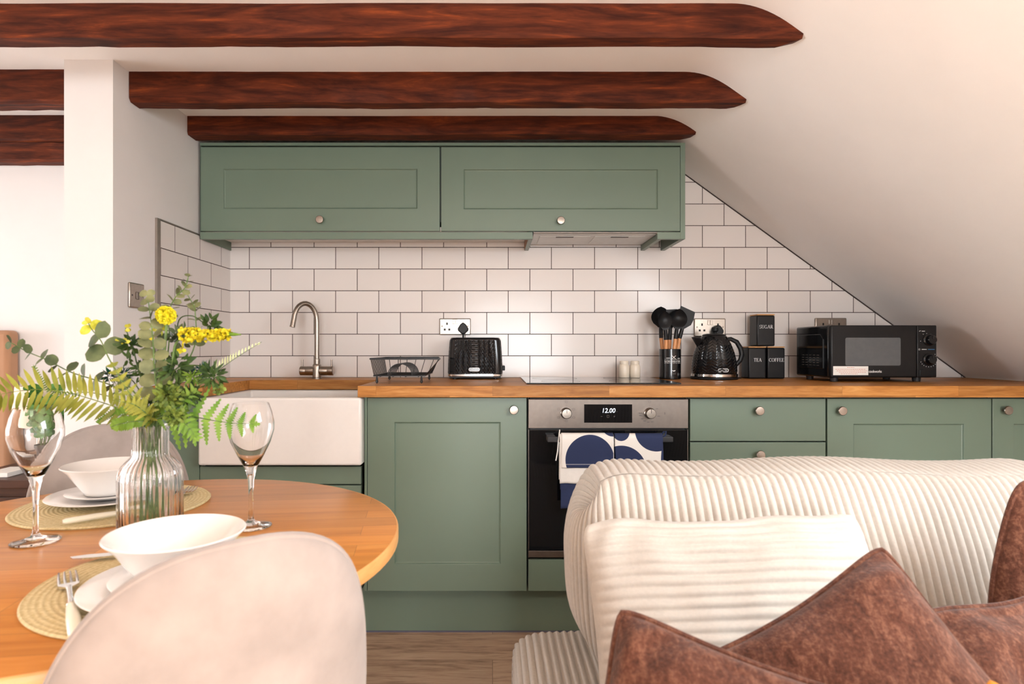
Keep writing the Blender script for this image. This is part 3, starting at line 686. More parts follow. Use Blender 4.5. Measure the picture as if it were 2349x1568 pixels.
# ================================================================== ON THE WORKTOP
# dish rack
rk = thing('dish_rack', 'black wire dish rack standing right of the sink', 'dish rack', (-.36, 2.49, WT))
zb, zt = WT + .030, az(822.5, 2.33); bx0, bx1, by0, by1 = -.458, -.262, 2.35, 2.65
tx0, tx1, ty0, ty1 = ax(849, 2.31), ax(1013, 2.31), 2.31, 2.69
def loop(mb, pts, r): mb.tube(pts + [pts[0]], r, 6)
mb = MB(); RX = {0: (tx0, -.476), 1: (tx1 - .006, -.236)}; loop(mb, [(RX[0][0], ty0, zt), (RX[1][0], ty0, zt), (RX[1][1], ty1, zt), (RX[0][1], ty1, zt)], .0032); obj('top_rim', mb, MT['blackwire'], rk)
mb = MB(); loop(mb, [(bx0, by0, zb), (bx1, by0, zb), (bx1, by1, zb), (bx0, by1, zb)], .0026)
for k in range(17): y = by0 + (by1-by0)*(k+.5)/17; mb.tube([(bx0, y, zb), (bx1, y, zb)], .0014, 5)
for k in range(4): x = bx0 + (bx1-bx0)*(k+.5)/4; mb.tube([(x, by0, zb-.003), (x, by1, zb-.003)], .002, 5)
obj('base_grid', mb, MT['blackwire'], rk)
for (xa, sd_) in ((bx0, 0), (bx1, 1)):
    mb = MB()
    for k in range(17): f = (k+.5)/17; mb.tube([(xa, by0 + (by1-by0)*f, zb), (RX[sd_][0] + (RX[sd_][1]-RX[sd_][0])*f, ty0 + (ty1-ty0)*f, zt)], .0014, 5)
    obj('side_wires', mb, MT['blackwire'], rk)
mb = MB()
for k in range(6): f = (k+.5)/6; mb.tube([(bx0 + (bx1-bx0)*f, by1, zb), (RX[0][1] + (RX[1][1]-RX[0][1])*f, ty1, zt)], .0014, 5)
obj('back_wires', mb, MT['blackwire'], rk)
mb = MB(); cx = (bx0+bx1)/2
for k in range(8):
    y = by0 + .02 + k*.03; mb.tube([(cx + .047*math.cos(PI*i/14)*(1 if True else 1), y, zb + .046*math.sin(PI*i/14)) for i in range(15)], .0017, 5)
obj('plate_divider', mb, MT['blackwire'], rk)
for x in (bx0 + .012, bx1 - .012):
    for y in (by0 + .004, by1 - .01):
        mb = MB(); mb.tube([(x, y, zb), (x - .003, y, WT + .006), (x, y, WT + .002), (x + .003, y, WT + .006), (x, y, zb)], .0028, 6); obj('foot', mb, MT['blackwire'], rk)
def chevron(u, v, nu, nv, k=.9):
    """woven herringbone relief: rising steps that zig-zag"""
    tri = abs(((u * nu) % 1.0) - .5) * 2
    h = (v * nv + tri * k) % 1.0
    return h if h < .82 else (1 - h) / .18 * .82
# toaster
D = 2.672; tx0, tx1 = ax(1026, D), ax(1153, D); z0, z1 = WT + .018, az(774, D); y0, y1 = D, D + .165
to = thing('toaster', 'black chevron textured toaster on the worktop under the socket', 'toaster', ((tx0+tx1)/2, (y0+y1)/2, WT))
cx, cy, hx, hy2 = (tx0+tx1)/2, (y0+y1)/2, (tx1-tx0)/2, (y1-y0)/2
_raw = [(math.copysign(abs(math.cos(2*PI*k/8000))**.32, math.cos(2*PI*k/8000)), math.copysign(abs(math.sin(2*PI*k/8000))**.32, math.sin(2*PI*k/8000))) for k in range(8000)]
_cum = [0]
for _p, _q in zip(_raw, _raw[1:] + _raw[:1]): _cum.append(_cum[-1] + math.hypot((_q[0]-_p[0])*hx, (_q[1]-_p[1])*hy2))
OUT = []; _j = 0
for _i in range(560):
    while _cum[_j+1] < _cum[-1]*_i/560: _j += 1
    OUT.append(_raw[_j])
def body_pt(i, j, nu=560, nv=110):
    v = j/(nv-1); x, y = OUT[i]
    tap = 1 - .075*v**1.6; edge = 1.0
    if v > .93: edge = 1 - .05*((v-.93)/.07)**2
    h = 0
    if .05 < v < .93:
        L = (x*hx if abs(y) > abs(x) else y*hy2); h = chevron(L/.0235, v, 1, 9, 1.5) * .003 - .0015
    return (cx + x*hx*tap*edge + (h if abs(x) > .97 and abs(y) < .97 else 0)*math.copysign(1, x), cy + y*hy2*tap*edge + (h if abs(y) >= .97 else 0)*math.copysign(1, y), z0 + (z1-z0)*v)
mb = MB(); mb.grid(body_pt, 560, 110, cu=True); n0 = mb.n()
top = [k*110 + 109 for k in range(560)]; mb.f.append(tuple(top)); bot = [k*110 for k in range(560)]; mb.f.append(tuple(bot[::-1]))
obj('toaster_body', mb, MT['blackgloss'], to, smooth=25)
for sg in (-1, 1):
    mb = MB(); mb.box(cx - .085, cx + .085, cy + sg*.032 - .013, cy + sg*.032 + .013, z1 - .001, z1 + .0012); obj('bread_slot', mb, MT['charcoal'], to, smooth=None)
mb = MB(); mb.grid(lambda i, j: (cx + math.copysign(abs(math.cos(2*PI*i/60))**.32, math.cos(2*PI*i/60))*(hx+.001+.001*(j in (1, 2))), cy + math.copysign(abs(math.sin(2*PI*i/60))**.32, math.sin(2*PI*i/60))*(hy2+.001+.001*(j in (1, 2))), z0 - .005 + [0, .001, .009, .0095][j]), 60, 4, cu=True)
obj('chrome_band', mb, MT['chrome'], to)
mb = MB(); mb.box(cx - hx*.93, cx + hx*.93, cy - hy2*.9, cy + hy2*.9, WT + .006, z0 - .0035); obj('base', mb, MT['black'], to, smooth=None)
for a in (-1, 1):
    for b in (-1, 1):
        mb = MB(); mb.lathe([(0, 0), (.009, 0), (.009, .007), (0, .007)], (cx + a*.09, cy + b*.055, WT), 16); obj('foot', mb, MT['black'], to)
mb = MB(); lz = az(845, D); mb.box(tx1 - .001, tx1 + .012, cy - .012, cy + .012, lz - .011, lz + .011); obj('lever', mb, MT['black'], to, smooth=None, bevel=.003)
def badge(px, py, D, y, parent, w=26, h=8.5):
    """small rounded outline with lettering"""
    x, z = ax(px, D), az(py, D); hw, hh = w*D/F/2, h*D/F/2
    o_, i_ = [], []
    for k in range(40):
        a = 2*PI*k/40; c_, s_ = math.cos(a), math.sin(a)
        ex = math.copysign(hw - hh, c_)
        o_.append((x + ex + hh*c_, y, z + hh*s_)); i_.append((x + ex + hh*.72*c_, y, z + hh*.72*s_))
    mb = MB(); mb.add(o_ + i_, [(k, (k+1) % 40, 40 + (k+1) % 40, 40 + k) for k in range(40)])
    obj('badge_outline', mb, MT['white'], parent, smooth=None, recalc=False)
    mb = MB(); mb.add([(p[0], p[1] + .0003, p[2]) for p in o_], [tuple(range(40))]); obj('badge', mb, MT['blackgloss'], parent, smooth=None, recalc=False)
    text('badge_lettering', 'DAEWOO', w*.70*D/F, (x, y - .0001, z), MT['white'], parent, h=h*.42*D/F)
badge(1088, 847, D, D - .0016, to)
# salt and pepper
for px, lab in ((1431.5, 'cream ceramic salt pot left of its twin on the black hob'), (1456.5, 'cream ceramic pepper pot right of its twin, nearer the utensil holder')):
    p = at(px, 860, 2.715); p.z = WT + .0062
    t = thing('salt_shaker', lab, 'shaker', p, 0, 'cream shakers on the hob'); h = .075
    mb = MB(); mb.lathe([(0, 0), (.0215, 0), (.0235, .003), (.0238, .03), (.0232, .05), (.0195, .058), (.0185, .0595), (.0185, .0605)], p, 28); obj('shaker_body', mb, MT['cream'], t)
    mb = MB(); mb.lathe([(.0185, .0605), (.0195, .0615), (.0195, .071), (.0175, .0745), (0, .0752)], p, 28); obj('shaker_top', mb, MT['cream'], t)
# hob
hb = thing('induction_hob', 'flat black glass induction hob set in the oak worktop', 'hob', ((.1265+.71)/2, 2.55, WT))
mb = MB(); mb.box(.128, .711, 2.298, 2.80, WT + .0004, WT + .0056); obj('glass_plate', mb, MT['blackglass'], hb, smooth=None, bevel=.0015)
for px, py, r in ((.27, 2.42, .075), (.27, 2.66, .095), (.56, 2.42, .095), (.56, 2.66, .075)):
    mb = MB(); mb.lathe([(r, 0), (r+.0015, 0), (r+.0015, .0002), (r, .0002)], (px, py, WT + .0056), 48, closed=True); obj('cooking_ring', mb, MT['greyprint'], hb, smooth=None)
# utensil pot
D = 2.705; pc = V((ax(1537, D), D, WT)); R = .0468; H = az(800, D) - WT
up = thing('utensil_holder', 'black gloss utensil pot beside the kettle with white print', 'utensil holder', pc)
mb = MB(); mb.lathe([(0, .0005), (R - .003, .0005), (R, .003), (R, H - .001), (R - .001, H), (R - .0025, H), (R - .0025, .006), (0, .006)], pc, 56); obj('pot', mb, MT['blackgloss'], up)
def wrap(o, c, R):      # lay flat print round the pot
    for v in o.data.vertices:
        p = v.co + wloc(o.parent); a = (p.x - c.x)/R; r = R + .0004 + max(0, (c.y - R) - p.y)*.2
        v.co = V((c.x + r*math.sin(a), c.y - r*math.cos(a), p.z)) - wloc(o.parent)
yq = pc.y - R; mb = MB(); uu = D/F
for pts, w in (([(1534, 815), (1543, 823)], 1.0), ([(1543, 815), (1534, 823)], 1.0), ([(1521.5, 820.5), (1530.5, 820.5)], 1.0), ([(1548, 821), (1556, 821)], 1.0), ([(1518, 823.5), (1559, 823.5)], .5), ([(1518, 832.3), (1559, 832.3)], .5),
              ([(1535, 848.5), (1538.5, 850), (1542, 848.5)], 1.8)):
    for (a, b), (c_, d_) in zip(pts, pts[1:]):
        k = 6
        for i in range(k): stroke(mb, [(a + (c_-a)*i/k, b + (d_-b)*i/k), (a + (c_-a)*(i+1)/k, b + (d_-b)*(i+1)/k)], w*uu, yq, D)
wrap(obj('printed_emblem', mb, MT['white'], up, smooth=None, recalc=False), pc, R)
wrap(text('lettering', 'SILICONE UTENSILS KITCHEN', 38.5*uu, (pc.x, yq, az(828, D)), MT['white'], up, h=4.6*uu), pc, R)
mb = MB()
for py in (854, 856.5): stroke(mb, [(1533.5 + 2*i, py) for i in range(6)], .9*uu, yq, D)
wrap(obj('printed_emblem', mb, MT['greyprint'], up, smooth=None, recalc=False), pc, R)
# utensils: wooden handle in the pot, black silicone head above
def utensil(name, label, base, neck, top, head, hr=.0085):
    """base/neck/top are points; the handle runs base-neck in wood, the shank to the head in silicone"""
    base, neck, top = V(base), V(neck), V(top)
    t = thing(name, label, 'cooking utensil', base, 0, 'utensils in the black pot')
    mb = MB(); mb.tube([base, neck], [hr*.9, hr], 12); obj('handle', mb, MT['utensilwood'], t)
    d = (top - neck).normalized(); mb = MB()
    sh = neck + (top - neck)*.34
    mb.tube([neck, neck + d*.012, sh], [hr*1.06, hr*1.1, hr*1.0], 12)
    side = V((1, 0, 0)); side = (side - d*side.dot(d)).normalized(); nrm = d.cross(side)
    L = (top - sh).length
    if head[0] == 'spoon':
        w, dep = head[1], head[2]; nu, nv = 20, 16
        def g(sg):
            def fn(i, j):
                v = j/(nv-1); a = i/(nu-1)*2 - 1; prof = (math.sin(PI*min(1, v*.97+.03))**.62) * w if v > .28 else w*(.34 + .66*math.sin(PI*.5*(v/.28))**1.5)*.86
                if v > .28: prof = max(prof, .0005)
                x = a*prof; y = -dep*(1 - a*a)*math.sin(PI*min(1, max(0, (v-.1)/.9)))
                return sh + d*(L*v) + side*x + nrm*(-(y) + sg*.0022)
            return fn
        mb.grid(g(1), nu, nv); mb.grid(g(-1), nu, nv)
    else:
        poly = head[1]
        for sg in (-1, 1): pass
        s = mb.n(); m = len(poly); vs = [sh + d*(L*b) + side*a + nrm*th for th in (-.004, .004) for a, b in poly]
        mb.add(vs, [tuple(range(m)), tuple(range(m, 2*m))[::-1]] + [(k, (k+1) % m, m + (k+1) % m, m + k) for k in range(m)])
    obj('silicone_head', mb, MT['black'], t, smooth=50)
    return t
zb = WT + .012
U = lambda px, py, dy=0: at(px, py, D + dy)
def ub(px, dy): p = at(px, 840, D + dy); p.z = zb; return p
utensil('ladle', 'black round ladle leaning left in the utensil pot', ub(1527, .012), U(1516.5, 775, .018), U(1516, 703, .03), ('spoon', .043, .022))
utensil('serving_spoon', 'black oval spoon at the front of the utensil pot', ub(1527, -.022), U(1527.5, 779, -.026), U(1524, 713, -.034), ('spoon', .031, .012))
utensil('slotted_turner', 'flat black turner behind the spoons in the utensil pot', ub(1535, .022), U(1536, 779, .024), U(1540, 708, .03), ('flat', [(-.006, 0), (.006, 0), (.022, .35), (.024, 1), (-.024, .94), (-.022, .35)]))
utensil('ladle', 'black deep spoon leaning right in the utensil pot', ub(1539, -.018), U(1549.5, 777, -.014), U(1559, 708, -.012), ('spoon', .040, .02))
utensil('spatula', 'black slanted spatula furthest right in the utensil pot', ub(1544, .012), U(1558.5, 776, .012), U(1577, 711, .01), ('flat', [(-.006, 0), (.006, 0), (.032, .30), (.037, .62), (.034, 1.0), (-.034, 1.12), (-.028, .4)]))
# kettle
D = 2.70; kc = V((ax(1638, D), D, WT)); uu = D/F
kt = thing('kettle', 'black chevron textured kettle with a chrome base ring', 'kettle', kc)
mb = MB(); mb.lathe([(0, .001), (.098, .001), (.1015, .004), (.1015, .009), (.098, .011), (0, .011)], kc, 64); obj('power_base', mb, MT['black'], kt)
mb = MB(); mb.lathe([(.0, .0115), (.095, .0115), (.0985, .013), (.0985, .024), (.095, .026), (0, .026)], kc, 64); obj('chrome_ring', mb, MT['chrome'], kt)
hk = az(770, D) - WT
prof = [(.094, .026), (.0955, .034), (.0945, .06), (.0905, .09), (.083, .12), (.072, .15), (.063, .17), (.058, hk - .012), (.054, hk - .004), (.050, hk)]
def kprof(v):
    z = .026 + (hk - .026)*v
    for (r0, a), (r1, b) in zip(prof, prof[1:]):
        if a <= z <= b + 1e-6: f = (z-a)/(b-a); return r0 + (r1-r0)*f, z
    return prof[-1]
def kpt(i, j, nu=360, nv=110):
    r, z = kprof(j/(nv-1)); a = 2*PI*i/nu; v = j/(nv-1)
    h = chevron(i/nu, v, 14, 13, .95)*.0032 - .0016 if .04 < v < .9 else 0
    return kc + V(((r+h)*math.cos(a), (r+h)*math.sin(a), z))
mb = MB(); mb.grid(kpt, 360, 110, cu=True); mb.f.append(tuple(k*110 + 109 for k in range(360))); mb.f.append(tuple(k*110 for k in range(360))[::-1])
obj('kettle_body', mb, MT['blackgloss'], kt, smooth=25)
mb = MB(); mb.lathe([(0, hk), (.049, hk), (.0505, hk + .003), (.046, hk + .007), (.030, hk + .010), (0, hk + .011)], kc, 48); ld = obj('lid', mb, MT['black'], kt)
mb = MB(); mb.lathe([(0, 0), (.008, 0), (.007, .006), (.014, .011), (.016, .02), (.013, .028), (0, .031)], kc + V((.004, 0, hk + .010)), 24); obj('lid_knob', mb, MT['black'], ld)
# spout: a V-shaped lip on the left
mb = MB(); sp0 = kc + V((-.072, 0, hk - .052)); sp1 = kc + V((-.088, 0, hk - .006)); 
def spt(i, j):
    f = j/7; c_ = sp0.lerp(sp1, f); w = .006 + .020*f; a = -PI/2 + PI*i/12
    return V((c_.x - .010*f*math.cos(a)**2 + (.03 - .012*f)*(1 - math.cos(a)), c_.y + w*math.sin(a)*1.1, c_.z))
mb.grid(spt, 13, 8); o = obj('spout', mb, MT['black'], kt); solid(o, .003)
hpts = [at(1664, 778, D), at(1676, 777, D), at(1690, 784, D), at(1699, 799, D), at(1702, 813, D), at(1698, 826, D), at(1689, 836, D), at(1682, 840, D)]
mb = MB(); mb.tube(hpts, [.008, .0095, .0105, .011, .011, .010, .009, .007], 14, flat=.7, up=(0, 1, 0)); obj('handle', mb, MT['black'], kt)
mb = MB(); mb.tube([at(1662, 868, D + .05), at(1692, 866, D + .06), at(1699, 868, D + .07)], .004, 8); obj('power_cable', mb, MT['black'], kt)
badge(1659.5, 849, D - .095, D - .0945, kt, w=24.5, h=8.2)
# canisters
LET = {  # stroke letters with thick and thin stems and small serifs: (x0,y0,x1,y1,thickness) on a 1-high body, then width
 'T': ([(0, .97, .8, .97, .07), (.4, 0, .4, .97, .16), (.22, .02, .58, .02, .05), (.02, .8, .02, .97, .05), (.78, .8, .78, .97, .05)], .8),
 'E': ([(.16, 0, .16, .97, .16), (0, .97, .68, .97, .06), (.16, .5, .52, .5, .06), (0, .02, .74, .02, .06), (.66, .8, .66, .97, .05), (.73, .02, .73, .22, .05), (.52, .4, .52, .6, .05)], .76),
 'A': ([(.08, 0, .46, 1, .07), (.46, 1, .82, 0, .16), (.2, .34, .7, .34, .05), (-.02, .02, .2, .02, .05), (.66, .02, .98, .02, .05)], .94),
 'F': ([(.16, 0, .16, .97, .16), (0, .97, .66, .97, .06), (.16, .5, .5, .5, .06), (0, .02, .36, .02, .05), (.64, .78, .64, .97, .05), (.5, .4, .5, .6, .05)], .7),
 'R': ([(.16, 0, .16, .97, .16), (0, .97, .4, .97, .06), ('a', .38, .73, .26, .24, -90, 90, .12), (.16, .49, .4, .49, .06), (.38, .49, .78, .0, .15), (0, .02, .34, .02, .05), (.7, .02, .92, .02, .05)], .9),
 'U': ([(.14, .3, .14, .97, .16), (.74, .3, .74, .97, .07), ('a', .44, .32, .30, .31, 180, 360, .09), (-.02, .97, .32, .97, .05), (.58, .97, .9, .97, .05)], .9),
 'O': ([('a', .44, .49, .40, .47, 0, 360, .12)], .9),
 'C': ([('a', .44, .49, .40, .47, 42, 318, .12), (.74, .74, .74, .97, .05), (.74, .05, .74, .22, .04)], .82),
 'G': ([('a', .44, .49, .40, .47, 42, 350, .12), (.78, .03, .78, .42, .14), (.6, .42, .92, .42, .05), (.74, .74, .74, .97, .05)], .94),
 'S': ([('a', .32, .73, .25, .23, 40, 262, .11), ('a', .32, .25, .27, .24, -140, 84, .12), (.56, .74, .56, .97, .05), (.05, .04, .05, .28, .05)], .64)}
def serif(name, word, w, h, c, parent, mat):
    mb = MB(); x = 0; gap = .12
    tot = sum(LET[ch][1] for ch in word) + gap*(len(word)-1); sx_ = w/tot
    for ch in word:
        for s_ in LET[ch][0]:
            if s_[0] == 'a':
                _, cx_, cy_, rx, ry, a0, a1, th = s_
                pts = [(cx_ + rx*math.cos(math.radians(a0 + (a1-a0)*k/20)), cy_ + ry*math.sin(math.radians(a0 + (a1-a0)*k/20))) for k in range(21)]
                segs = [(p + q, th*(.45 + .55*abs(math.cos(math.radians(a0 + (a1-a0)*(k+.5)/20))))) for k, (p, q) in enumerate(zip(pts, pts[1:]))]
            else: segs = [((s_[0], s_[1], s_[2], s_[3]), s_[4])]
            for (x0, y0, x1, y1), th in segs:
                X0, X1 = c[0] - w/2 + (x+x0)*sx_, c[0] - w/2 + (x+x1)*sx_; Z0, Z1 = c[2] - h/2 + y0*h, c[2] - h/2 + y1*h
                d = V((X1-X0, 0, Z1-Z0)); L = d.length; ex = d/L*.0001; nx, nz = -d.z/L*th*h/2, d.x/L*th*h/2
                mb.add([(X0+nx-ex.x, c[1], Z0+nz-ex.z), (X1+nx+ex.x, c[1], Z1+nz+ex.z), (X1-nx+ex.x, c[1], Z1-nz+ex.z), (X0-nx-ex.x, c[1], Z0-nz-ex.z)], [(0, 1, 2, 3)])
        x += LET[ch][1] + gap
    return obj(name, mb, mat, parent, smooth=None, recalc=False)
MT['tin'] = plain('satin_black_tin', (.008, .008, .009, 1), .36, spec=.3)
def canister(label, px0, px1, z0, h, D, word, tw_, py):
    x0, x1 = ax(px0, D), ax(px1, D); w = x1 - x0; c = V(((x0+x1)/2, D + w/2, z0))
    t = thing('storage_canister', label, 'canister', c, 0, 'black storage canisters')
    mb = MB(); mb.box(x0, x1, D, D + w, z0 + .0008, z0 + h - .006); obj('tin_body', mb, MT['tin'], t, smooth=40, bevel=.006, seg=3)
    mb = MB(); mb.box(x0 + .001, x1 - .001, D + .001, D + w - .001, z0 + h - .0055, z0 + h); o = obj('lid', mb, MT['bamboo'], t, smooth=40, bevel=.001); o['label'] = 'thin pale bamboo lid'
    serif('lettering', word, tw_*D/F, 8.0*D/F, (c.x + .001, D - .0006, az(py, D)), t, MT['white'])
    return t
DC = 2.732; hc = .1445
canister('black TEA canister with bamboo lid beside the kettle', 1717, 1758, WT, hc, DC, 'TEA', 17.5, 825)
canister('black COFFEE canister with bamboo lid next to the microwave', 1760.5, 1801, WT, hc, DC, 'COFFEE', 34, 825)
canister('black SUGAR canister stacked on top of the two other canisters', 1736.5, 1778, WT + hc + .0006, hc, DC, 'SUGAR', 31, 749)
# microwave
D = 2.455; mx0, mx1 = ax(1906, D), ax(2150, D); mz0, mz1 = WT + .017, az(745, D); my1 = 2.735
mw = thing('microwave_oven', 'black microwave oven on the worktop below the sloping ceiling', 'microwave', ((mx0+mx1)/2, 2.6, WT))
mb = MB(); mb.box(mx0, mx1, D + .022, my1, mz0, mz1); obj('casing', mb, MT['blackgloss'], mw, smooth=40, bevel=.006, seg=3)
xs_ = ax(2104, D)
mb = MB(); mb.box(mx0 + .001, xs_ - .001, D, D + .021, mz0 + .002, mz1 - .001); dr = obj('door', mb, MT['tin'], mw, smooth=40, bevel=.005, seg=3)
MT['mwglass'] = plain('grey_mesh_glass', lin(92, 95, 98), .22, var=.05)
def rrect(x0, x1, z0, z1, r, n=6):
    P = []
    for cx_, cz_, a0 in ((x1-r, z1-r, 0), (x0+r, z1-r, 90), (x0+r, z0+r, 180), (x1-r, z0+r, 270)):
        for k in range(n+1): a = math.radians(a0 + 90*k/n); P.append((cx_ + r*math.cos(a), cz_ + r*math.sin(a)))
    return P
mb = MB(); mb.prism(rrect(ax(1939, D), ax(2066, D), az(838, D), az(774, D), .007), 'XZ', D - .0006, D + .0005); obj('viewing_window', mb, MT['mwglass'], dr, smooth=None)
mb = MB(); mb.box(xs_, mx1 - .001, D + .001, D + .021, mz0 + .002, mz1 - .001); pn = obj('control_panel', mb, MT['tin'], mw, smooth=40, bevel=.004, seg=3)
mb = MB(); mb.prism(rrect(ax(2110, D), ax(2145, D), az(861, D), az(847, D), .002), 'XZ', D - .001, D + .002); obj('door_button', mb, MT['tin'], pn, smooth=None, bevel=.001)
for py in (779, 824):
    p = at(2131, py, D); mb = MB(); mb.lathe([(0, 0), (.024, 0), (.024, .004), (.0185, .007), (.0175, .022), (.016, .024), (0, .0245)], seg=36)
    mb.xf(Matrix.Translation((p.x, D + .001, p.z)) @ Matrix.Rotation(PI/2, 4, 'X')); k = obj('dial', mb, MT['blackgloss'], pn)
    mb = MB(); mb.box(p.x - .0013, p.x + .0013, D - .0255, D - .0235, p.z + .004, p.z + .016); obj('pointer', mb, MT['charcoal'], k, smooth=None)
mb = MB(); uu = D/F; yk = D + .0004
for k in range(13):
    a = math.radians(200 + k*17); stroke(mb, [(2131 + 19.5*math.cos(a) - .7, 824 - 17*math.sin(a)), (2131 + 19.5*math.cos(a) + .7, 824 - 17*math.sin(a))], 1.3*uu, yk, D)
obj('timer_print', mb, MT['white'], pn, smooth=None, recalc=False); mb = MB()
for a, b in ((2118, 766), (2126, 764.5), (2135, 766), (2143, 772), (2112, 782)): stroke(mb, [(a-.7, b), (a+.7, b)], 1.2*uu, yk, D)
stroke(mb, [(2114.5, 759.2), (2122, 759.2)], 1.3*uu, yk, D); stroke(mb, [(2108.5, 759.5), (2112.5, 758)], 1.0*uu, yk, D); obj('power_print', mb, MT['white'], pn, smooth=None, recalc=False); mb = MB(); stroke(mb, [(2114.5, 801), (2126, 801)], 1.1*uu, yk, D)
stroke(mb, [(2109+1.8*math.cos(k*.8), 801+1.8*math.sin(k*.8)) for k in range(8)], .6*uu, yk, D, True)
obj('caption_print', mb, MT['white'], pn, smooth=None, recalc=False)
mb = MB(); stroke(mb, [(2129, 801), (2144, 801)], 1.1*uu, yk, D); obj('caption_print', mb, MT['blueprint'], pn, smooth=None, recalc=False)
text('brand_lettering', 'cookworks', 29.5*uu, (ax(2007.5, D), D - .0008, az(851.3, D)), MT['white'], dr, h=6.2*uu, spacing=.9)
mb = MB(); mb.box(ax(1911, D), ax(1991.5, D), D - .0008, D - .0003, az(860, D), az(839.5, D)); st_ = obj('warning_sticker', mb, MT['paper'], dr, smooth=None)
mb = MB()
for py, a, b in ((842.5, 1943, 1959), (846.5, 1916, 1985), (850.2, 1919, 1989), (853.8, 1924, 1986), (857.2, 1928, 1967)):
    x = a
    while x < b - 2: L = min(2.5 + 3*random.random(), b - x); stroke(mb, [(x, py), (x + L, py)], .9*uu, D - .001, D); x += L + 1
obj('sticker_print', mb, MT['redprint'], st_, smooth=None, recalc=False)
for x in (mx0 + .04, mx1 - .05):
    for y in (D + .05, my1 - .04):
        mb = MB(); mb.lathe([(0, .0006), (.014, .0006), (.016, .018), (0, .018)], (x, y, WT), 20); obj('foot', mb, MT['charcoal'], mw)
# side vents, pressed panel
mb = MB(); y0, y1, z0, z1 = D + .055, my1 - .025, mz0 + .035, mz1 - .035
mb.prism([(y0, z0), (y1, z0), (y1, z1), (y0 + .02, z1), (y0, z1 - .02)], 'YZ', mx0 - .003, mx0 + .001); sp_ = obj('side_panel', mb, MT['blackgloss'], mw, smooth=None, bevel=.0025)
mb = MB()
for r in range(5):
    for k in range(5):
        ya = y0 + .03 + k*.03; za = z0 + .012 + r*.0105; mb.box(mx0 - .0036, mx0 - .0028, ya, ya + .018, za, za + .0035)
obj('vent_slots', mb, MT['greyprint'] if False else MT['nickel'], sp_, smooth=None)

# ================================================================== DINING TABLE
TZ = .762; TC = V((-.611, .997, TZ)); TR = .452
tb = thing('dining_table', 'round oiled wood dining table laid for two', 'table', (TC.x, TC.y, 0))
mb = MB(); mb.lathe([(0, TZ - .022), (TR - .003, TZ - .022), (TR - .003, TZ - .0005), (TR - .004, TZ), (0, TZ)], (TC.x, TC.y, 0), 128); obj('tabletop', mb, MT['table'], tb, smooth=30)
mb = MB(); mb.lathe([(TR - .003, TZ - .022), (TR - .0005, TZ - .022), (TR, TZ - .02), (TR, TZ - .003), (TR - .0015, TZ - .0004), (TR - .003, TZ - .0004)], (TC.x, TC.y, 0), 128, closed=True); obj('edge_band', mb, MT['tableedge'], tb, smooth=50)
mb = MB(); mb.lathe([(TR*.55, TZ - .062), (TR*.6, TZ - .062), (TR*.6, TZ - .0225), (TR*.55, TZ - .0225)], (TC.x, TC.y, 0), 64, closed=True); obj('apron', mb, MT['tableedge'], tb, smooth=40)
mb = MB(); mb.lathe([(0, .018), (.04, .02), (.045, .04), (.042, .6), (.06, TZ - .03), (.06, TZ - .0225), (0, TZ - .0225)], (TC.x, TC.y, 0), 32); obj('pedestal', mb, MT['tableedge'], tb)
mb = MB(); mb.lathe([(0, 0), (.165, 0), (.17, .008), (.16, .018), (0, .02)], (TC.x, TC.y, 0), 48); obj('base', mb, MT['tableedge'], tb)
def placemat(c, r, label):
    mb = MB(); mb.lathe([(0, 0), (r - .002, 0), (r, .002), (r - .002, .0042), (0, .004)], (c[0], c[1], TZ), 96)
    return tag(obj('placemat', mb, MT['straw'], smooth=40), label, 'placemat', 'round straw placemats')
MB_, MF_ = (-.744, 1.205), (-.413, .816)
placemat(MB_, .171, 'round woven straw placemat on the far side of the table'); placemat(MF_, .176, 'round woven straw placemat nearest the camera')
PZ = TZ + .0043
def setting(c, wh, tilt=0):
    x, y = c
    mb = MB(); mb.lathe([(0, .001), (.052, .001), (.056, .0025), (.072, .005), (.110, .0135), (.112, .0145), (.1105, .0158), (.072, .0085), (.056, .006), (0, .006)], (x, y, PZ), 72)
    o = tag(obj('dinner_plate', mb, MT['ceramic'], smooth=60), 'white dinner plate at the bottom of the stack ' + wh, 'plate', 'white dinner plates')
    z = PZ + .0088
    mb = MB(); mb.lathe([(0, 0), (.045, 0), (.05, .002), (.076, .0095), (.078, .0108), (.0765, .012), (.05, .0055), (0, .005)], (x - .004, y + .003, z), 72)
    tag(obj('side_plate', mb, MT['ceramic'], smooth=60), 'small white side plate under the bowl ' + wh, 'plate', 'white side plates')
    z += .0057
    mb = MB(); mb.lathe([(r*.94, h) for r, h in [(0, .001), (.040, .001), (.042, 0), (.045, .001), (.047, .006), (.062, .026), (.0765, .046), (.0865, .0545), (.088, .0565), (.0865, .058), (.0745, .0495), (.059, .030), (.044, .011), (.030, .007), (0, .0065)]], (x - .008, y + .004, z), 84)
    tag(obj('cereal_bowl', mb, MT['ceramic'], smooth=70), 'white flared bowl on top of the plates ' + wh, 'bowl', 'white bowls')
setting((-.767, 1.228), 'on the far placemat'); setting((-.394, .772), 'on the near placemat')
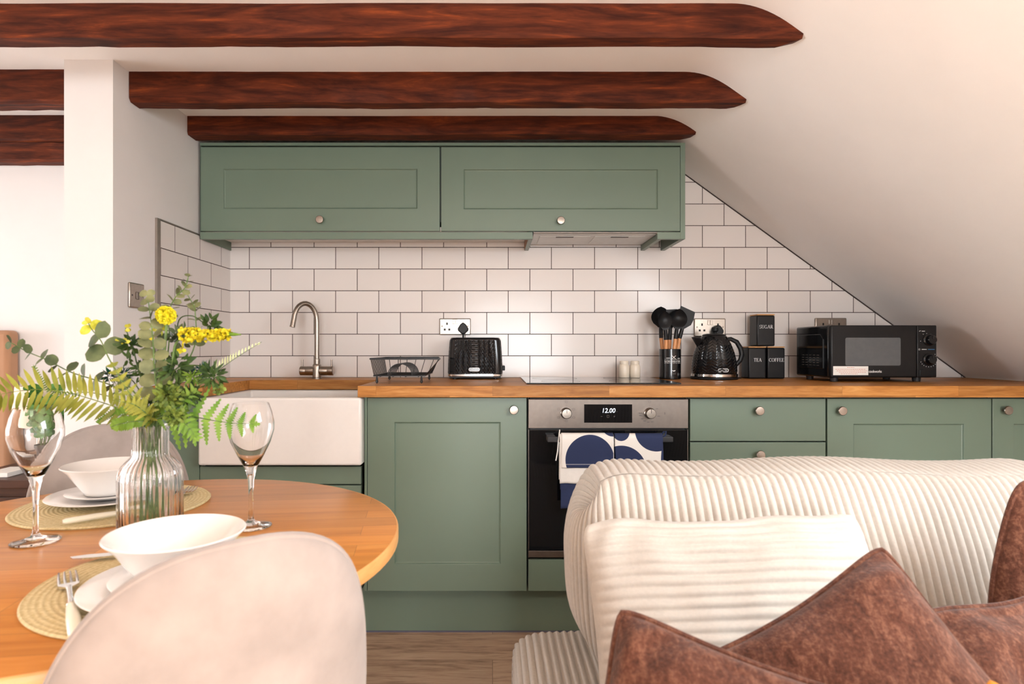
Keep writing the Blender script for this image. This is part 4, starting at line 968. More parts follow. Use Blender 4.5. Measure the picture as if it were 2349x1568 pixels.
# wine glasses
def wine(c, label):
    t = thing('wine_glass', label, 'wine glass', (c[0], c[1], TZ), 0, 'empty wine glasses')
    bo = [(0, .103), (.0095, .1005), (.0215, .123), (.0325, .146), (.0385, .167), (.0385, .181), (.0345, .199), (.0293, .2135)]
    bi = [(.0284, .2135), (.0336, .199), (.0375, .181), (.0375, .167), (.0314, .147), (.0205, .1245), (.009, .1065), (0, .1045)]
    st = [(0, 0), (.0335, 0), (.0345, .0012), (.033, .0024), (.02, .0048), (.0075, .009), (.0045, .0145), (.0038, .03), (.0038, .055), (.0048, .080), (.0095, .1005), (.0215, .123), (.0325, .146), (.0385, .167), (.0385, .181), (.0345, .199), (.0293, .2135)]
    mb = MB(); mb.lathe(st + bi, (c[0], c[1], TZ + .0008), 56); obj('glass_body', mb, MT['glass'], t, smooth=70)
    return t
wine((-.419, 1.058), 'empty wine glass in front of the white sink'); wine((-.730, .975), 'empty wine glass at the far left of the table')
# cutlery
def cutlery(kind, p0, p1, label, z):
    p0, p1 = V((p0[0], p0[1], z)), V((p1[0], p1[1], z)); d = (p1 - p0).normalized(); L = (p1-p0).length; sd = V((d.y, -d.x, 0))
    t = thing(kind, label, kind, p0); P = lambda a, b, h=0: p0 + d*a + sd*b + V((0, 0, h))
    mb = MB(); hl = .095; mb.tube([P(0, 0, .007), P(.004, 0, .0072), P(hl*.5, 0, .0075), P(hl - .008, 0, .007), P(hl, 0, .0068)], [.004, .0066, .0072, .0058, .005], 12, flat=.75); obj('handle', mb, MT['ivory'], t)
    mb = MB(); mb.tube([P(hl, 0, .0068), P(hl + .012, 0, .0068)], [.0056, .0052], 12, flat=.8); obj('ferrule', mb, MT['chrome'], t)
    mb = MB()
    if kind == 'fork':
        mb.tube([P(hl + .012, 0, .0066), P(L - .068, 0, .006), P(L - .058, 0, .006)], [.003, .003, .004], 10, flat=.6)
        s = mb.n(); pts = [P(L - .062, -.004, .006), P(L - .052, -.011, .0055), P(L - .044, -.0115, .0052), P(L - .044, .0115, .0052), P(L - .052, .011, .0055), P(L - .062, .004, .006)]
        mb.add([q + V((0, 0, .0012)) for q in pts] + [q - V((0, 0, .0012)) for q in pts], [tuple(range(6)), tuple(range(6, 12))[::-1]] + [(k, k+6, (k+1) % 6 + 6, (k+1) % 6) for k in range(6)])
        for q in (-.0098, -.0033, .0033, .0098): mb.tube([P(L - .045, q, .0052), P(L - .02, q, .0048), P(L, q*.94, .0075)], [.0022, .002, .0012], 8, flat=.7)
    else:
        poly = [(hl + .012, -.004), (hl + .02, -.0085), (L - .03, -.0095), (L - .006, -.006), (L, .003), (L - .02, .007), (hl + .012, .005)]
        n = len(poly); mb.add([P(a, b, .0072) for a, b in poly] + [P(a, b, .0052) for a, b in poly], [tuple(range(n)), tuple(range(n, 2*n))[::-1]] + [(k, k+n, (k+1) % n + n, (k+1) % n) for k in range(n)])
    obj('tines' if kind == 'fork' else 'blade', mb, MT['chrome'], t, smooth=30)
    return t
CZ_ = TZ + .0043
cutlery('fork', (-.432, .632), (-.566, .812), 'ivory handled fork lying left of the near plates', CZ_)
cutlery('knife', (-.395, .935), (-.602, .868), 'knife with its steel tip showing behind the near plates', TZ + .0045)
cutlery('knife', (-.7385, 1.048), (-.605, 1.172), 'ivory handled knife in front of the far plates', CZ_)
cutlery('fork', (-.618, 1.13), (-.646, 1.318), 'fork whose tines show right of the vase', TZ + .0043)
# vase
VC = V((-.577, 1.03, TZ + .0008))
vs_ = thing('flower_vase', 'ribbed clear glass bottle vase holding the bouquet', 'vase', VC)
po = [(0, .0), (.042, .0), (.0475, .004), (.049, .010), (.049, .05), (.049, .090), (.0475, .102), (.043, .112), (.036, .120), (.030, .126), (.0278, .132), (.0275, .140), (.0275, .172), (.028, .179)]
pi_ = [(.0262, .179), (.0255, .172), (.0255, .140), (.0256, .132), (.028, .124), (.034, .117), (.0405, .109), (.0448, .100), (.0462, .090), (.0462, .05), (.0462, .014), (.042, .009), (0, .008)]
nO = len(po)
def flute(a, k):
    if 2 <= k <= 10: return 1 + .022*math.cos(34*a)
    if 11 <= k < 13: return 1 + .016*math.cos(34*a)
    return 1
mb = MB(); mb.lathe(po + pi_, VC, 34*8, mod=flute); obj('ribbed_glass', mb, MT['glass'], vs_, smooth=70)

# ================================================================== BOUQUET
def spline(pts, n):
    P = [V(p) for p in pts]; P = [P[0]*2 - P[1]] + P + [P[-1]*2 - P[-2]]; out = []
    m = len(P) - 3
    for i in range(n):
        f = i/(n-1)*m; k = min(int(f), m-1); t = f - k; a, b, c, d = P[k:k+4]
        out.append(.5*((2*b) + (c-a)*t + (2*a - 5*b + 4*c - d)*t*t + (3*b - a - 3*c + d)*t**3))
    return out
def leaf(mb, base, d, nrm, L, W, shape='round', curl=.12, n=7, fold=.12):
    d = d.normalized(); s = d.cross(nrm)
    if s.length < 1e-4: s = d.cross(V((.3, .2, .9)))
    s.normalize(); nn = s.cross(d).normalized(); o = mb.n()
    for i in range(n):
        t = i/(n-1)
        if shape == 'round': w = math.sqrt(max(0, 1 - (2*t-1)**2))*.5
        elif shape == 'lance': w = (math.sin(PI*min(1, t**.8))**.8)*.5
        elif shape == 'comb': w = (.5*(1-t)**.55 + .02)*(1 if i % 2 else .42)
        else: w = .5*(1-t)**.6
        c = base + d*(L*t) + nn*(-curl*L*t*t)
        mb.v += [c - s*(W*w) + nn*(fold*W*w), c.copy(), c + s*(W*w) + nn*(fold*W*w)]
    for i in range(n-1):
        for k in range(2): mb.f.append((o+3*i+k, o+3*i+k+1, o+3*i+k+4, o+3*i+k+3))
CAM = V((0, 0, CZ)); DB = VC.y; PX = DB/F
def path(px, k, n=40, dy=0):
    """stem from the vase floor through the neck along pixel way-points (px, py, depth offset)"""
    a = k*2.4; b0 = VC + V((.026*math.cos(a), .026*math.sin(a), .012)); b1 = VC + V((.013*math.cos(a+2.6), .013*math.sin(a+2.6), .13)); b2 = VC + V((.014*math.cos(a+2.9), .014*math.sin(a+2.9), .182))
    pts = [b0, b1, b2] + [at(x, y, DB + d) for x, y, d in px]
    return spline(pts, n)
NSP = [0]
def spray(kind, label, pts, r0=.0016, r1=.0007, mat='stem'):
    t = thing(kind, label, {'eucalyptus_stem': 'eucalyptus', 'fern_frond': 'fern', 'yellow_flower': 'flower', 'thistle': 'thistle'}.get(kind, 'foliage'), pts[0])
    mb = MB(); n = len(pts); mb.tube(pts, [r0 + (r1-r0)*i/(n-1) for i in range(n)], 6); obj('stem', mb, MT[mat], t)
    return t
def frame(pts, f):
    n = len(pts); x = f*(n-1); i = min(int(x), n-2); p = pts[i].lerp(pts[i+1], x-i); d = (pts[i+1]-pts[i]).normalized(); return p, d
def euca(label, px, k, n, s0, s1, start=.45, mat='euca', face=.6, tip=None):
    pts = path(px, k); t = spray('eucalyptus_stem', label, pts); mb = MB(); tb_ = MB(); rnd = random.Random(k*13+5)
    for i in range(n):
        f = start + (1-start)*i/(n-1); p, d = frame(pts, min(f, .999)); cam = (CAM - p).normalized()
        sd = d.cross(cam).normalized(); up = sd.cross(d).normalized(); S = (s0 + (s1-s0)*(i/(n-1)))*PX
        for sg in (-1, 1):
            rot = (i % 2)*.9 + rnd.uniform(-.5, .5)
            pd = sd*(sg*math.cos(rot)) + up*(sg*math.sin(rot)*.6)
            dr = pd*.85 + d*rnd.uniform(.25, .6); nm = (cam*face + d*(1-face) + V((rnd.uniform(-.4, .4), rnd.uniform(-.4, .4), rnd.uniform(-.2, .4)))).normalized()
            m = tb_ if tip and f > tip[0] else mb
            leaf(m, p, dr, nm, S*rnd.uniform(.85, 1.1), S*rnd.uniform(.8, 1.0), 'round', curl=rnd.uniform(-.1, .25))
    obj('leaves', mb, MT[mat], t, smooth=60, recalc=False)
    if tip and tb_.f: o = obj('leaf_buds', tb_, MT[tip[1]], t, smooth=60, recalc=False)
    return t
def fern(label, px, k, n, L, W, start=.45, mat='fern', shape='lance', ang=.45, prof=None, end=.985, sides=(-1, 1), flat=0, stem='stem', curl=.15):
    pts = path(px, k); t = spray('fern_frond', label, pts, .0014, .0004, stem); mb = MB(); rnd = random.Random(k*31+1)
    for i in range(n):
        g = i/(n-1); f = start + (end-start)*g; p, d = frame(pts, f); cam = (CAM - p).normalized()
        sd = d.cross(cam).normalized(); pr = prof(g) if prof else (math.sin(PI*min(1, .18 + .82*g*.98))**.7)
        for sg in sides:
            dr = sd*sg*(1 - flat) + d*ang + V((0, 0, -.12)) + cam*rnd.uniform(-.25, .25)
            leaf(mb, p, dr, (cam + V((rnd.uniform(-.3, .3), 0, rnd.uniform(0, .5)))).normalized(), L*pr*PX*rnd.uniform(.88, 1.08), W*PX*(.6+.4*pr), shape, curl=curl*rnd.uniform(.4, 1.4), n=15 if shape == 'comb' else 7)
    leaf(mb, pts[-2], (pts[-1]-pts[-4]), (CAM-pts[-1]).normalized(), L*.3*PX, W*PX, shape, n=9)
    obj('leaflets', mb, MT[mat], t, smooth=60, recalc=False); return t
def sprig(kind, label, px, k, clusters, start=.5, stemmat='stem'):
    """stem carrying bunches of leaves: (px, py, dy, radius px, count, leaf L, leaf W, material, shape)"""
    pts = path(px, k); t = spray(kind, label, pts, .0016, .0009, stemmat); rnd = random.Random(k*17+3)
    for (cx, cy, dy, R, n, L, W, mat, shape, nm) in clusters:
        mb = MB(); c = at(cx, cy, DB + dy)
        for i in range(n):
            z = rnd.uniform(-1, 1); a = rnd.uniform(0, 2*PI); rr = math.sqrt(1-z*z); u = V((rr*math.cos(a), rr*math.sin(a), z))
            b = c + u*(R*PX*rnd.uniform(.15, .75)); dd = u + V((rnd.uniform(-.5, .5), rnd.uniform(-.5, .5), rnd.uniform(-.5, .5)))
            leaf(mb, b, dd, (u + (CAM-c).normalized()*.6).normalized(), L*PX*rnd.uniform(.7, 1.1), W*PX*rnd.uniform(.8, 1.1), shape, curl=rnd.uniform(0, .3))
        obj(nm, mb, MT[mat], t, smooth=60, recalc=False)
    return t
euca('tall eucalyptus stem with big round leaves in the middle of the bouquet', [(358, 905, -.03), (353, 830, -.04), (350, 770, -.04), (344, 720, -.03), (338, 676, -.02)], 1, 11, 38, 20, .42, face=.7)
euca('thin eucalyptus stem reaching highest in the bouquet', [(375, 880, .01), (388, 780, .02), (386, 720, .02), (402, 682, .02), (424, 660, .02), (432, 634, .02)], 2, 8, 24, 13, .60, face=.3)
euca('thin eucalyptus stem beside the yellow spike, curling left at its tip', [(388, 900, .03), (430, 830, .03), (449, 780, .03), (448, 720, .03), (444, 700, .03), (430, 676, .03)], 3, 8, 26, 14, .60, face=.3)
euca('long eucalyptus branch drooping far left out of the bouquet', [(310, 915, .0), (262, 886, .0), (215, 870, .01), (160, 852, .01), (110, 826, .02), (62, 806, .02), (26, 786, .02)], 4, 10, 34, 22, .40, 'eucadark', .5)
euca('eucalyptus stem with yellow tip buds, upper left of the bouquet', [(312, 905, -.01), (278, 868, -.02), (250, 822, -.02), (232, 782, -.02), (212, 757, -.02), (203, 741, -.02)], 5, 4, 50, 16, .66, 'eucadark', .8, tip=(.86, 'lime'))
fern('long olive fern frond arching over the wine glass to the left edge', [(315, 953, -.03), (262, 932, -.04), (200, 912, -.05), (150, 899, -.05), (80, 893, -.05), (10, 902, -.05), (-30, 915, -.05)], 6, 27, 50, 9, .30, 'fernyel', ang=.5, prof=lambda g: .45 + .75*math.sin(PI*min(1, .1+.8*g))**.8, stem='olive')
fern('pale fern frond pointing to the upper right tiles', [(392, 935, .05), (440, 898, .06), (500, 850, .07), (545, 818, .07), (600, 784, .07)], 7, 28, 32, 5, .44, 'fernpale', ang=.9, sides=(-1,), prof=lambda g: (1-g)**.6 + .12, curl=.02)
fern('bright green fern frond crossing the right wine glass', [(395, 955, -.01), (440, 955, -.02), (490, 964, -.02), (535, 970, -.02), (582, 972, -.02)], 8, 8, 74, 24, .42, 'fern', 'comb', ang=.3, prof=lambda g: 1.15 - .85*g)
fern('light fern frond hanging left just over the vase rim', [(328, 958, -.035), (300, 950, -.04), (262, 955, -.04), (226, 972, -.04)], 9, 26, 22, 6, .44, 'fern', ang=.5, sides=(1,), prof=lambda g: .5 + .6*math.sin(PI*g))
fern('short light fern frond, lowest one left of the vase neck', [(335, 966, -.045), (305, 966, -.05), (275, 972, -.05), (256, 978, -.05)], 10, 20, 20, 6, .46, 'fern', ang=.5, prof=lambda g: .4 + .7*math.sin(PI*g))
fern('broad yellow green fern in front of the bouquet, rising left', [(330, 940, -.06), (300, 905, -.07), (276, 870, -.07), (258, 835, -.07)], 11, 9, 36, 18, .40, 'fernyel', 'comb', ang=.5, prof=lambda g: 1 - .6*g)
fern('short fern frond right of the vase neck pointing down', [(392, 950, -.04), (415, 962, -.05), (438, 985, -.05), (452, 1005, -.05)], 12, 9, 36, 16, .42, 'fern', 'comb', ang=.5, prof=lambda g: 1.1 - .7*g)
fern('short fern frond standing up right of the vase neck', [(388, 945, -.03), (405, 925, -.03), (425, 915, -.03), (446, 895, -.03)], 13, 8, 36, 16, .42, 'fern', 'comb', ang=.6, prof=lambda g: 1 - .5*g)
fern('small fern frond standing among the far left leaves', [(310, 930, .02), (210, 900, .04), (140, 905, .05), (100, 880, .06), (76, 836, .06)], 14, 24, 15, 4, .62, 'fern', ang=.5, prof=lambda g: .9 - .5*g)
fern('fern frond leaning to the left over the vase rim', [(338, 950, -.06), (320, 935, -.07), (300, 925, -.08), (262, 918, -.08)], 15, 10, 30, 14, .40, 'fernyel', 'comb', ang=.5, prof=lambda g: 1 - .5*g)
# yellow flowers
def petals(t, c, rad, n, L, W, mat, seed, dens=None):
    mb = MB(); rnd = random.Random(seed)
    for i in range(n):
        z = rnd.uniform(-1, 1); a = rnd.uniform(0, 2*PI); rr = math.sqrt(1-z*z); u = V((rr*math.cos(a), rr*math.sin(a), z))
        b = c + V((u.x*rad[0], u.y*rad[1], u.z*rad[2]))*PX*.75
        for k in range(4):
            w = V((rnd.uniform(-1, 1), rnd.uniform(-1, 1), rnd.uniform(-1, 1))).normalized(); dd = (u*.5 + w).normalized()
            leaf(mb, b, dd, u, L*PX, W*PX, 'round', curl=-.2, n=5)
    return obj('flower_head', mb, MT[mat], t, smooth=60, recalc=False)
pts = path([(368, 900, -.02), (376, 820, -.03), (381, 760, -.03), (381, 728, -.03)], 16); t = spray('yellow_flower', 'round yellow flower head on top of the bouquet', pts, .002, .0022); petals(t, at(381, 723, DB - .03), (19, 19, 18), 150, 9, 8, 'yellow', 1)
pts = path([(380, 900, -.02), (395, 830, -.03), (405, 785, -.03), (440, 768, -.03), (500, 766, -.03), (530, 766, -.03), (552, 767, -.03)], 17, 60); t = spray('yellow_flower', 'long yellow flower spike lying across the tiles to the right', pts, .0018, .0016)
mb = MB(); rnd = random.Random(4)
for i in range(190):
    g = rnd.random(); cpx = 418 + 110*g; R = (15 - 7*g); a = rnd.uniform(0, 2*PI); u = V((0, math.cos(a), math.sin(a)))
    b = at(cpx, 768, DB - .03) + u*(R*PX*rnd.uniform(.5, .95))
    for k in range(4):
        w = V((rnd.uniform(-1, 1), rnd.uniform(-1, 1), rnd.uniform(-1, 1))).normalized(); leaf(mb, b, u*.5 + w, u, 8*PX, 7*PX, 'round', curl=-.2, n=5)
obj('flower_head', mb, MT['yellowdk'], t, smooth=60, recalc=False)
mb = MB(); mb.tube([at(522, 766, DB-.03), at(540, 766.5, DB-.03), at(553, 767, DB-.03)], [.0034, .0026, .0006], 8); obj('spike_tip', mb, MT['fern'], t)
# dark sprigs, thistles, buds
sprig('foliage_sprig', 'glossy dark green leaf cluster above the yellow spike', [(388, 880, .03), (405, 800, .03), (410, 735, .03), (440, 724, .03), (470, 742, .03)], 18, [(483, 748, .03, 24, 60, 20, 8, 'dkgreen', 'lance', 'leaves')], stemmat='dkgreen')
sprig('foliage_sprig', 'dark green leaf cluster topped by lime buds, left of the tall eucalyptus', [(335, 900, 0), (318, 850, 0), (308, 810, 0), (296, 775, 0), (288, 752, 0)], 19, [(303, 792, 0, 24, 46, 22, 9, 'dkgreen', 'lance', 'leaves'), (288, 752, 0, 7, 7, 13, 9, 'lime', 'round', 'buds'), (283, 784, -.01, 8, 8, 13, 10, 'lime', 'round', 'buds'), (293, 823, -.01, 12, 8, 18, 6, 'dkgreen', 'lance', 'leaves')], stemmat='dkgreen')
sprig('foliage_sprig', 'drooping dark hop cone sprig right of the bouquet', [(385, 900, -.02), (400, 850, -.03), (430, 838, -.03), (470, 842, -.04), (492, 870, -.04)], 20, [(488, 862, -.04, 26, 70, 24, 7, 'dkgreen', 'lance', 'leaves'), (503, 892, -.04, 13, 50, 8, 6, 'olive', 'round', 'hop_cone')], stemmat='dkgreen')
sprig('foliage_sprig', 'dark olive foliage filling the middle of the bouquet', [(356, 920, .02), (368, 880, .02), (380, 845, .02)], 21, [(402, 842, -.02, 40, 120, 22, 8, 'dkgreen', 'lance', 'leaves'), (384, 905, -.045, 36, 150, 15, 7, 'olive', 'lance', 'leaves'), (430, 905, -.02, 30, 70, 22, 8, 'dkgreen', 'lance', 'leaves'), (330, 850, .03, 30, 80, 18, 7, 'dkgreen', 'lance', 'leaves'), (340, 915, .02, 30, 70, 16, 7, 'dkgreen', 'lance', 'leaves')])
sprig('foliage_sprig', 'olive hop cone hanging over the vase rim', [(385, 950, -.05), (398, 945, -.06), (402, 955, -.065)], 22, [(400, 952, -.065, 24, 110, 9, 7, 'olive', 'round', 'hop_cone')])
sprig('thistle', 'dark blue thistle head behind the hop cone on the right', [(378, 900, .0), (400, 880, .0), (430, 865, .0), (452, 852, 0)], 23, [(462, 850, -.01, 17, 80, 16, 3, 'teal', 'lance', 'flower_head'), (442, 862, -.02, 14, 40, 22, 4, 'fern', 'lance', 'bracts')])
sprig('thistle', 'dark blue thistle head low on the left of the bouquet', [(330, 920, .02), (310, 880, .03), (292, 862, .03)], 24, [(283, 858, .03, 15, 60, 18, 3, 'teal', 'lance', 'flower_head'), (250, 862, .03, 12, 26, 20, 4, 'teal', 'lance', 'bracts')])
sprig('foliage_sprig', 'small lime flower buds tucked behind the tall eucalyptus', [(362, 900, .01), (358, 830, .01), (350, 780, .01), (338, 772, 0)], 25, [(338, 772, 0, 9, 10, 13, 9, 'yellow', 'round', 'buds'), (366, 752, .0, 14, 12, 14, 8, 'lime', 'lance', 'buds'), (415, 798, 0, 10, 12, 12, 8, 'yellow', 'round', 'buds'), (408, 775, .02, 26, 26, 26, 12, 'eucadark', 'lance', 'leaves')])

# ================================================================== CHAIRS
def shell(mb, surf, e, th, nr=26, na=96, off=0):
    """padded panel: superellipse disc on surf(s,t) -> (point, normal), thickest in the middle, round rim"""
    o = mb.n(); rows = []
    seq = [(math.sin(PI/2*k/nr), 1) for k in range(nr + 1)] + [(math.sin(PI/2*k/nr), -1) for k in range(nr - 1, -1, -1)]
    for (r, sd) in seq:
        row = []
        for i in range(na if r > 1e-6 else 1):
            a = 2*PI*i/na; c_, s_ = math.cos(a), math.sin(a)
            s, t = r*math.copysign(abs(c_)**e, c_), r*math.copysign(abs(s_)**e, s_)
            p, n = surf(s, t); row.append(mb.n()); mb.v.append(p + n*(sd*th*.5*max(0, 1 - r**6)**.5))
        rows.append(row)
    for A, B in zip(rows, rows[1:]):
        for i in range(na):
            j = (i+1) % na
            if len(A) == 1: mb.f.append((A[0], B[j], B[i]))
            elif len(B) == 1: mb.f.append((A[i], A[j], B[0]))
            else: mb.f.append((A[i], A[j], B[j], B[i]))
CH = dict(R=.254, TH=.749, z0=.586, hh=.292, lean=.021, e=.829)
def make_chair(label):
    t = thing('dining_chair', label, 'chair', (0, 0, 0), 0, 'velvet dining chairs')
    R, TH = CH['R'], CH['TH']
    def sf(s, tt):
        a = s*TH; y = .03 - R*math.cos(a)*.92 - CH['lean']*tt*(1 if tt > 0 else .6); x = R*math.sin(a)*(1 + .05*tt)
        return V((x, y, CH['z0'] + (CH['hh'] if tt > 0 else CH['z0'] - .43)*tt)), V((math.sin(a), -math.cos(a), .12)).normalized()
    mb = MB(); shell(mb, sf, CH['e'], .034); obj('backrest', mb, MT['velvet'], t, smooth=60, local=True)
    mb = MB(); ring = []
    for i in range(97):
        a = 2*PI*i/96; c_, s_ = math.cos(a), math.sin(a); e = CH['e']; ring.append(sf(math.copysign(abs(c_)**e, c_)*.995, math.copysign(abs(s_)**e, s_)*.995)[0])
    mb.tube(ring, .0045, 8); obj('edge_piping', mb, MT['velvet'], t, local=True)
    mb = MB(); shell(mb, lambda s, tt: (V((.205*s, .02 + .205*tt, .435 + .012*(s*s + tt*tt))), V((0, 0, 1))), .8, .075, 14, 64); obj('seat', mb, MT['velvet'], t, smooth=60, local=True)
    for a, b in ((-1, -1), (1, -1), (1, 1), (-1, 1)):
        mb = MB(); mb.tube([(a*.14, .02 + b*.13, .41), (a*.21, .02 + b*.2, 0)], [.014, .009], 12); obj('leg', mb, MT['goldmetal'], t, local=True)
    return t
ch = make_chair('beige velvet dining chair across the table beside the white partition')
def seat(o, d, ang, label=None, tw=0):
    dx_, dy_ = math.cos(ang), math.sin(ang); o.location = (TC.x + dx_*d, TC.y + dy_*d, 0); o.rotation_euler = (0, 0, ang + PI/2 + tw)
    if label: o['label'] = label
ch2 = dup(ch, (0, 0, 0), 0, 'pale velvet dining chair nearest the camera, seen from behind')
seat(ch, .44, math.atan2(.84, -.54)); ch2.location = (-.394, .784, 0); ch2.rotation_euler = (0, 0, .70)

# ================================================================== SOFA AND CUSHIONS
sf_ = thing('sofa', 'cream jumbo corduroy sofa in front of the kitchen units', 'sofa', (.68, 1.0, 0))
RIB = .0158
def stadium(A, rx, ry, N):
    """plan outline sampled by arc length; returns (offset from the spine, spine x)"""
    P = []
    M = 4000; raw = []
    for k in range(M):
        u = k/M*4
        if u < 1: raw.append((-A + 2*A*u, -ry*(1 + .10*math.sin(PI*u)), -A + 2*A*u))
        elif u < 2: a = -PI/2 + PI*(u-1); raw.append((A + rx*math.cos(a), ry*math.sin(a), A))
        elif u < 3: raw.append((A - 2*A*(u-2), ry, A - 2*A*(u-2)))
        else: a = PI/2 + PI*(u-3); raw.append((-A + rx*math.cos(a), ry*math.sin(a), -A))
    cum = [0]
    for p, q in zip(raw, raw[1:] + raw[:1]): cum.append(cum[-1] + math.hypot(q[0]-p[0], q[1]-p[1]))
    tot = cum[-1]; j = 0
    for i in range(N):
        s = tot*i/N
        while cum[j+1] < s: j += 1
        P.append(raw[j])
    return P, tot
def blobcushion(cx, cy, zc, A, rx, ry, h, lean, e, ribs=True, NV=64, lumps=0, tx=0, ridge=0):
    _, tot = stadium(A, rx, ry, 10); nr = int(tot/RIB); N = nr*8; O, _ = stadium(A, rx, ry, N)
    mb = MB()
    def fn(i, j):
        x, y, sxp = O[i]; ph = -PI/2 + PI*j/(NV-1); sn = math.sin(ph)
        p = max(abs(math.cos(ph)), 1e-5)**e; zz = math.copysign(abs(sn)**e, sn)
        nx, ny = x - sxp, y; L = math.hypot(nx, ny) or 1
        rib = .0066*(abs(math.cos(PI*(i % 8)/8 - PI/2)) - .5)*min(1, p*7)
        ed = max(0, (abs(x) - (A + rx - .15))/.15); up = h*(1 + (lumps*math.cos(2*PI*(x/(A+rx)))*.5 if zz > 0 else 0))*(1 - .42*ed**2.6)
        ox_ = nx*p + nx/L*rib*min(1, p*2); oy_ = ny*p + ny/L*rib*min(1, p*2)
        z = zc + up*zz + rib*(1-p)*.8*(1 if zz > 0 else 0)
        X = sxp + ox_; w = noise.noise(V((X*4, z*5, cy)))*.010 + noise.noise(V((X*13, z*14, cy+3)))*.003
        if zz > .6: z += .15*((oy_ - ridge*(1-p)) + .1)*((zz-.6)/.4)
        return (cx + X + tx*(zc - z), cy + oy_ - (ridge*(1-p) if zz > 0 else 0) + lean*(z - zc) + w*(1 if oy_ < 0 else .3), z)
    mb.grid(fn, N, NV, cu=True)
    return mb
obj('back_cushion', blobcushion(.70, 1.24, .632, .485, .065,   .125, .186, .42, .62, lumps=.05, ridge=.09, NV=90), MT['cord'], sf_, smooth=80)
# seat base, ribs running front to back
def ribbedslab(x0, x1, y0, y1, z0, z1, rx):
    prof = []; h = z1 - z0
    n = 30
    for k in range(n+1): a = PI - PI/2*k/n; prof.append((x0 + rx + rx*math.cos(a), z1 - rx*.55 + rx*.55*math.sin(a)))
    for k in range(1, 200): prof.append((x0 + rx + (x1-x0-2*rx)*k/200, z1 + .012*math.sin(PI*k/200)))
    for k in range(n+1): a = PI/2 - PI/2*k/n; prof.append((x1 - rx + rx*math.cos(a), z1 - rx*.55 + rx*.55*math.sin(a)))
    prof = [(x0 - .004, z0)] + [(x0 - .002, z0 + (z1 - rx*.55 - z0)*k/12) for k in range(1, 12)] + prof + [(x1, z1 - rx*.55 - (z1 - rx*.55 - z0)*k/12) for k in range(1, 12)] + [(x1, z0)]
    cum = [0]
    for p, q in zip(prof, prof[1:]): cum.append(cum[-1] + math.hypot(q[0]-p[0], q[1]-p[1]))
    tot = cum[-1]; N = int(tot/RIB)*8; P = []; j = 0
    for i in range(N):
        s = tot*i/(N-1)
        while j < len(prof)-2 and cum[j+1] < s: j += 1
        f = (s-cum[j])/max(1e-9, cum[j+1]-cum[j]); a, b = prof[j], prof[j+1]; d = V((b[0]-a[0], 0, b[1]-a[1])).normalized()
        rib = .0062*(abs(math.sin(PI*(i % 8)/8)) - .5); P.append((a[0]+(b[0]-a[0])*f - d.z*rib, a[1]+(b[1]-a[1])*f + d.x*rib))
    ys = [(y0 + .0, .0), (y0 + .004, .5), (y0 + .02, .86), (y0 + .05, 1)] + [(y0 + .05 + (y1-y0-.12)*k/10, 1) for k in range(1, 10)] + [(y1 - .07, 1), (y1 - .04, .96), (y1 - .02, .88), (y1 - .006, .7), (y1, .35), (y1, .0)]
    mb = MB(); mb.grid(lambda i, j: (P[i][0], ys[j][0], z0 + (P[i][1]-z0)*ys[j][1]), N, len(ys))
    return mb
obj('seat_base', ribbedslab(.048, 1.34, .40, 1.40, .07, .452, .07), MT['cord'], sf_, smooth=80)
mb = MB(); mb.box(.08, 1.30, .44, 1.36, .05, .12); obj('base_frame', mb, MT['black'], sf_, smooth=None)
for a in (.14, 1.24):
    for b in (.50, 1.30): mb = MB(); mb.lathe([(0, 0), (.02, 0), (.024, .05), (0, .05)], (a, b, 0), 16); obj('foot', mb, MT['black'], sf_)
